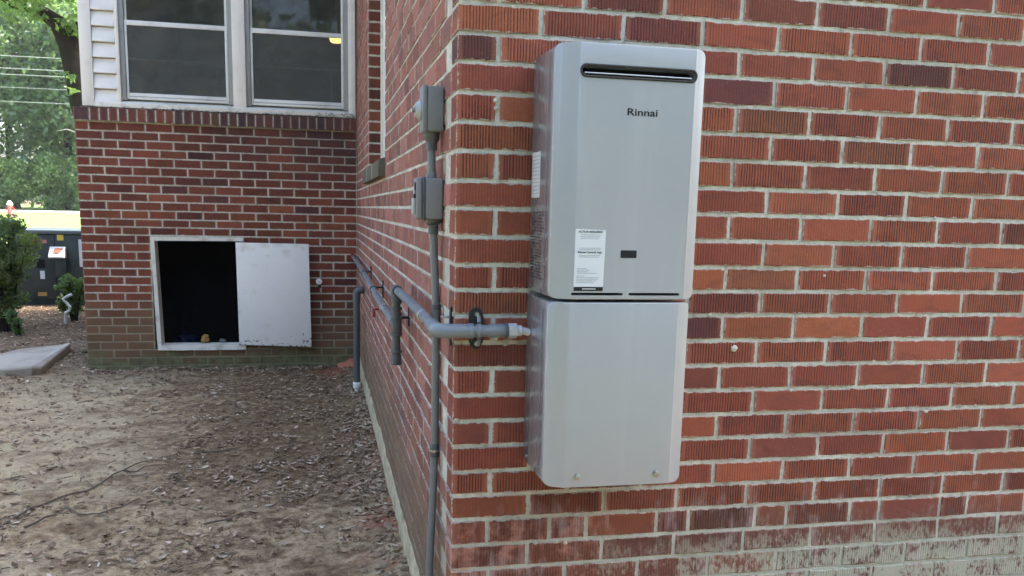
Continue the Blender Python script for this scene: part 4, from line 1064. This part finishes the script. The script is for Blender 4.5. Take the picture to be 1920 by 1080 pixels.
# undergrowth shrubs in front of the wood
for i, (x, y, rr_, lb) in enumerate([(-9.6, 49.5, 1.5, 'rightmost bright green roadside bush below the wood'), (-11.6, 49.2, 1.3, 'middle bright green roadside bush below the wood'), (-14.0, 49.8, 1.7, 'left bright green roadside bush below the wood'), (-7.2, 49.4, 1.6, 'bright roadside bush next to the house corner'), (-16.8, 49.6, 1.5, 'bright roadside bush beyond the left picture edge')]):
    o = root('roadside_bush', (x, y, .78), lb, 'bush', 'bushes along the far road'); q = random.Random(i)
    cs = [(q.uniform(-1.2, 1.2), q.uniform(-.5, .5), q.uniform(.3, 2.4) * rr_ / 1.5) for _ in range(22)]
    link('foliage', leaf_mesh('foliage', cs, [q.uniform(.4, .8) for _ in cs], 7000, .10, G_BRIGHT, 300 + i, .8), 'leaf', o)
    mb = MB()
    for k in range(5): mb.tube([(x, y, .78), (x + q.uniform(-.5, .5), y, 1.5), (x + q.uniform(-1, 1), y, 2.4)], [.03, .02, .008], 5)
    build('stem', mb, 'bark', o)
# pale dead branch hanging in the wood
mb = MB(); bx, by, bz = -12.2, 47.9, 0
mb.tube([(bx + .2, by, 3.6), (bx + .35, by, 4.6), (bx + .5, by, 5.4), (bx + .45, by, 6.2), (bx + .6, by, 7.2)], [.05, .05, .04, .03, .015], 6)
mb.tube([(bx + .5, by, 5.4), (bx + .1, by, 5.7), (bx - .3, by, 5.5)], [.035, .025, .01], 6); mb.tube([(bx + .45, by, 6.2), (bx + .15, by, 6.9), (bx + .3, by, 7.5)], [.03, .02, .01], 6); mb.tube([(bx + .35, by, 4.6), (bx - .5, by, 4.9), (bx - 1.0, by, 4.8)], [.03, .02, .01], 6)
mb.tube([(bx + .2, by, 3.7), (bx + .1, by, 2.0), (bx, by, .7)], [.05, .055, .07], 6)
tag(build('dead_tree', mb, 'deadwood', base=(bx, by, .7)), 'pale bare dead sapling in front of the far wood', 'tree')

q = random.Random(8); cs, rs = [], []  # leaf mass added out of view to block low frontal sky light
for i in range(150):
    a = RAD(q.uniform(172, 345)); d = q.uniform(15, 21); cs.append((math.cos(a) * d * 1.1, math.sin(a) * d, q.uniform(.6, 8.5) * (1 - .25 * math.sin(a * 7)))); rs.append(q.uniform(1.2, 2.4))
tag(link('sky_block_belt', leaf_mesh('sky_block_belt', cs, rs, 26000, .30, [(.10, .135, .08), (.12, .155, .09), (.085, .115, .07)], 91, .8), 'leaf'), 'unseen leaf belt added behind the viewer to dim the low sky', kind='stuff')
# the leaning tree behind the back wall
LT = root('leaning_tree', (-3.4, 15, .06), 'dark leaning tree with an arching limb behind the house corner', 'tree')
mb = MB()
mb.tube([(-3.35, 15, -.1), (-3.7, 15, .9), (-4.1, 15, 2.2), (-4.30, 15, 3.0), (-4.37, 15, 3.5), (-4.47, 15, 3.95), (-4.62, 15, 4.3), (-4.95, 15.05, 4.52), (-5.3, 15.1, 4.58), (-5.8, 15.2, 4.9), (-6.4, 15.3, 5.0)], [.30, .25, .22, .205, .19, .165, .14, .105, .085, .06, .03], 12)
mb.tube([(-4.42, 15, 3.75), (-4.2, 15, 4.3), (-3.9, 15.1, 5.2), (-3.6, 15.2, 6.4)], [.14, .13, .10, .05], 10)
mb.tube([(-4.9, 15.05, 4.5), (-5.0, 15.2, 5.0), (-5.2, 15.3, 5.6)], [.07, .05, .02], 8)
build('trunk', mb, 'bark', LT)
q = random.Random(6); cs, rs = [], []
for _ in range(70):
    t = q.random(); cs.append((q.uniform(-2.9, .6), q.uniform(-1.5, 1.5), q.uniform(4.45, 7.0))); rs.append(q.uniform(.3, .6))
for c, r in (((-1.05, -.2, 4.15), .2), ((-.85, -.2, 4.05), .2), ((-1.15, .2, 3.85), .15), ((-1.95, 0, 4.45), .3), ((-1.5, -.3, 4.35), .25), ((-1.0, -.4, 3.3), .12), ((-.98, -.3, 3.1), .1), ((-.7, -.3, 4.2), .3), ((-.55, -.2, 4.0), .2)): cs.append(c); rs.append(r)
link('crown', leaf_mesh('crown', cs, rs, 14000, .06, G_BRIGHT + G_TREE, 77, .8), 'leaf', LT)

def shrub(name, loc, w, h, n, leaf, label, seed, tones, nst=9, top=None):
    o = root(name, loc, label, 'shrub'); q = random.Random(seed); mb = MB(); cs, rs = [], []
    for k in range(nst):
        a = q.uniform(0, 6.28); e = Vector((math.cos(a) * w * q.uniform(.1, .8), math.sin(a) * w * q.uniform(.1, .8), h * q.uniform(.6, .95)))
        L = Vector(loc); mb.tube([L + Vector((e.x * .15, e.y * .15, -.03)), L + Vector((e.x * .5, e.y * .5, e.z * .5)), L + e], [.014, .010, .004], 5)
        for t in (.35, .5, .65, .8, .95, 1.0): cs.append(tuple(e * t + Vector((q.uniform(-.1, .1), q.uniform(-.1, .1), q.uniform(-.03, .06))) * w * 2)); rs.append(q.uniform(.10, .2) * w * 1.6)
    build('stem', mb, 'bark', o)
    me = leaf_mesh('foliage', cs, rs, n, leaf, tones, seed, .9, .5); link('foliage', me, 'leaf', o); return o
shrub('hedge_shrub', (-3.45, 7.7, -.03), .42, 1.17, 9500, .021, 'dense dark green shrub at the left edge before the green cabinet', 5, G_SHRUB + [(.17, .21, .045)], 12)
shrub('hedge_shrub', (-4.2, 8.0, -.03), .45, 1.1, 4000, .028, 'dark green shrub beyond the left picture edge', 15, G_SHRUB, 10)
shrub('young_shrub', (-3.0, 8.55, -.03), .19, .54, 2000, .020, 'small green shrub growing against the house corner by the cabinet', 8, [(.10, .18, .035), (.14, .21, .045), (.08, .14, .03)], 9)
shrub('ground_plant', (-3.22, 7.35, -.03), .13, .25, 350, .03, 'low pale green plant at the foot of the dark shrub', 9, [(.06, .11, .04), (.08, .14, .05)], 5)
shrub('ground_plant', (-3.25, 9.2, -.03), .14, .22, 300, .028, 'low yellowish plant before the green cabinet', 19, [(.14, .14, .03), (.10, .13, .03)], 5)

# ------------------------------------------------------------------ leaf litter and twigs
def litter(n, seed):
    g = np.random.default_rng(seed); P = []
    while len(P) < n:
        y = .75 + (9.3) * g.random() ** 1.25; x = -g.random() * min(4.2, 2.0 + .35 * y) - .015
        if g.random() < .10: x = -abs(g.normal(0, .10)) - .012
        elif g.random() < .06: y = D - .01 - abs(g.normal(0, .08)); x = -g.random() * 2.12 - .01
        if y > D - .01 and x > XL - .03: continue
        dens = .22 + .45 * (x > -1.1) * (y > 1.9) + .4 * (y > 4.3) + .3 * mnoise.noise(Vector((x * 1.6, y * 1.6, 7)))
        dens *= max(.10, min(1.5, 1.0 + 2.6 * mnoise.noise(Vector((x * 4.2, y * 3.2, 21)))))
        if y > D and x < XL: dens = 1
        if g.random() < dens: P.append((x, y))
    V, F, Cc = [], [], []
    tn = np.array([(.50, .37, .255), (.36, .245, .155), (.68, .55, .41), (.22, .14, .088), (.44, .31, .205), (.56, .43, .30), (.13, .08, .05), (.29, .185, .115), (.26, .155, .088)])
    for i, (x, y) in enumerate(P):
        z = ground_z(x, y) + .004 + .007 * g.random(); s = (.005 + .019 * g.random() ** 2.6); a = 6.283 * g.random(); w = s * (.25 + .35 * g.random())
        c, sn = math.cos(a), math.sin(a); tl = g.normal(0, .3, 2); cu = s * (.05 + .45 * g.random())
        pts = [(-s, 0, cu), (-s * .35, w, 0), (s * .4, w * .8, .002), (s, 0, cu * g.random()), (s * .35, -w, .003), (-s * .4, -w * .85, .001)]
        b = len(V)
        for px, py, pz in pts: V.append((x + px * c - py * sn, y + px * sn + py * c, z + pz + px * tl[0] * .6 + py * tl[1] * .6))
        F += [(b, b+1, b+4, b+5), (b+1, b+2, b+3, b+4)]
        k = tn[g.integers(0, len(tn))] * g.uniform(.75, 1.2); Cc += [(k[0], k[1], k[2], 1)] * 8
    me = bpy.data.meshes.new('leaf_litter'); me.from_pydata(V, [], F)
    ca = me.color_attributes.new('tone', 'FLOAT_COLOR', 'CORNER'); ca.data.foreach_set('color', np.array(Cc).ravel())
    return tag(link('leaf_litter', me, 'litter'), 'dry brown leaf litter strewn over the dirt yard', kind='stuff')
litter(27000, 3)
mb = MB(); q = random.Random(77)
ico = bmesh.new(); bmesh.ops.create_icosphere(ico, subdivisions=1, radius=1); iv = [v.co.copy() for v in ico.verts]; ifc = [tuple(v.index for v in f.verts) for f in ico.faces]; ico.free()
for i in range(1900):
    x, y = -.02 - q.random() ** 1.5 * 2.6, .85 + 4.4 * q.random() ** 1.1
    if i % 5 == 0: x = -.015 - abs(q.gauss(0, .06))
    if i % 7 == 0: y = D - .02 - abs(q.gauss(0, .06)); x = max(x, XL)
    r = .004 + .012 * q.random() ** 2.2; z = ground_z(x, y) + r * .25; b = len(mb.v)
    for c in iv: k = r * q.uniform(.7, 1.25); mb.v.append((x + c.x * k * 1.2, y + c.y * k, z + c.z * k * .75))
    mb.f += [tuple(j + b for j in f) for f in ifc]
tag(build('soil_clods', mb, 'clod', base=(0, 0, 0), smooth=50), 'small crumbs of soil lying over the dirt yard', kind='stuff')
mb = MB(); q = random.Random(12)
for i in range(420):
    x, y = -q.random() * 2.6 - .03, .9 + 4.4 * q.random(); a = q.uniform(0, 6.28); L = q.uniform(.02, .09); z = ground_z(x, y) + .006
    mb.tube([(x, y, z), (x + math.cos(a) * L * .5, y + math.sin(a) * L * .5, z + q.uniform(.002, .012)), (x + math.cos(a + .3) * L, y + math.sin(a + .3) * L, z + q.uniform(0, .01))], q.uniform(.001, .0028), 4, False)
tag(build('twig_litter', mb, 'twig', base=(0, 0, 0)), 'tiny broken twigs strewn over the dirt yard', kind='stuff')
def stick(pts, r0, r1, label, side=()):
    mb = MB(); P = []
    for a, b in zip(pts[:-1], pts[1:]):
        for t in (0, .33, .66): P.append((a[0] + (b[0]-a[0]) * t + q.uniform(-.006, .006), a[1] + (b[1]-a[1]) * t + q.uniform(-.006, .006)))
    P.append(pts[-1]); n = len(P)
    mb.tube([(x, y, ground_z(x, y) + .010 + .004 * math.sin(i * 1.3)) for i, (x, y) in enumerate(P)], [r0 + (r1 - r0) * i / (n - 1) for i in range(n)], 7)
    for s in side: mb.tube([(x, y, ground_z(x, y) + .012) for x, y in s], [.004, .002] if len(s) == 2 else [.004, .003, .0015], 5)
    tag(build('fallen_branch', mb, 'twig'), label, 'branch', 'fallen branches on the dirt')
stick([(-1.63, 1.6), (-1.548, 1.918), (-1.453, 2.05), (-1.351, 2.192), (-1.284, 2.441), (-1.19, 2.50), (-1.08, 2.53)], .006, .0022, 'longest thin fallen branch curving across the dirt at the left', [[(-1.36, 2.18), (-1.42, 2.28)], [(-1.28, 2.44), (-1.24, 2.55), (-1.17, 2.62)]])
stick([(-1.505, 1.662), (-1.429, 1.832)], .006, .004, 'short straight fallen stick below the long branch')
stick([(-1.409, 1.919), (-1.331, 1.817), (-1.249, 1.784), (-1.19, 1.90), (-1.12, 1.97)], .0042, .003, 'crooked fallen twig right of the long branch', [[(-1.25, 1.785), (-1.20, 1.74)]])
stick([(-.80, 1.62), (-.66, 1.68)], .005, .003, 'short dark twig in the middle of the near dirt')
stick([(-.98, 2.72), (-.78, 2.80)], .006, .004, 'short dark stick lying farther back on the dirt')
stick([(-2.35, 6.2), (-2.2, 6.9), (-2.4, 7.6)], .014, .008, 'grey branch lying in the leaves behind the concrete slab')

# loose red clay
def clay(loc, w, h, seed, label):
    bm = bmesh.new(); bmesh.ops.create_icosphere(bm, subdivisions=4, radius=1)
    for v in bm.verts:
        k = 1 + .35 * mnoise.noise(v.co * 1.7 + Vector((seed, 0, 0))) + .12 * mnoise.noise(v.co * 7); v.co = Vector((v.co.x * w[0] * k, v.co.y * w[1] * k, v.co.z * h * k))
    me = bpy.data.meshes.new('clay_pile'); bm.to_mesh(me); bm.free(); me.polygons.foreach_set('use_smooth', [True] * len(me.polygons))
    o = link('clay_pile', me, 'clay'); o.location = loc; tag(o, label, 'clay pile', 'heaps of loose red clay'); return o
clay((-.05, 5.27, -.05), (.13, .10), .085, 1, 'red clay heap in the inner corner behind the drain pipe')
clay((-.04, 2.42, -.045), (.05, .16), .035, 4, 'small red clay spill against the foot of the side wall')

# ------------------------------------------------------------------ humid summer air
t = NT('humid_air'); pv = t.n('VolumePrincipled'); pv.inputs['Color'].default_value = (.9, .95, .93, 1); pv.inputs['Density'].default_value = .00055; pv.inputs['Anisotropy'].default_value = .3
t.t.links.new(pv.outputs[0], t.out.inputs['Volume']); M['haze'] = t.m
hz_ = build('haze', MB().quad_box(-120, 120, -60, 130, -1.2, 24), 'haze', smooth=0); tag(hz_, 'pale humid summer air', kind='stuff')
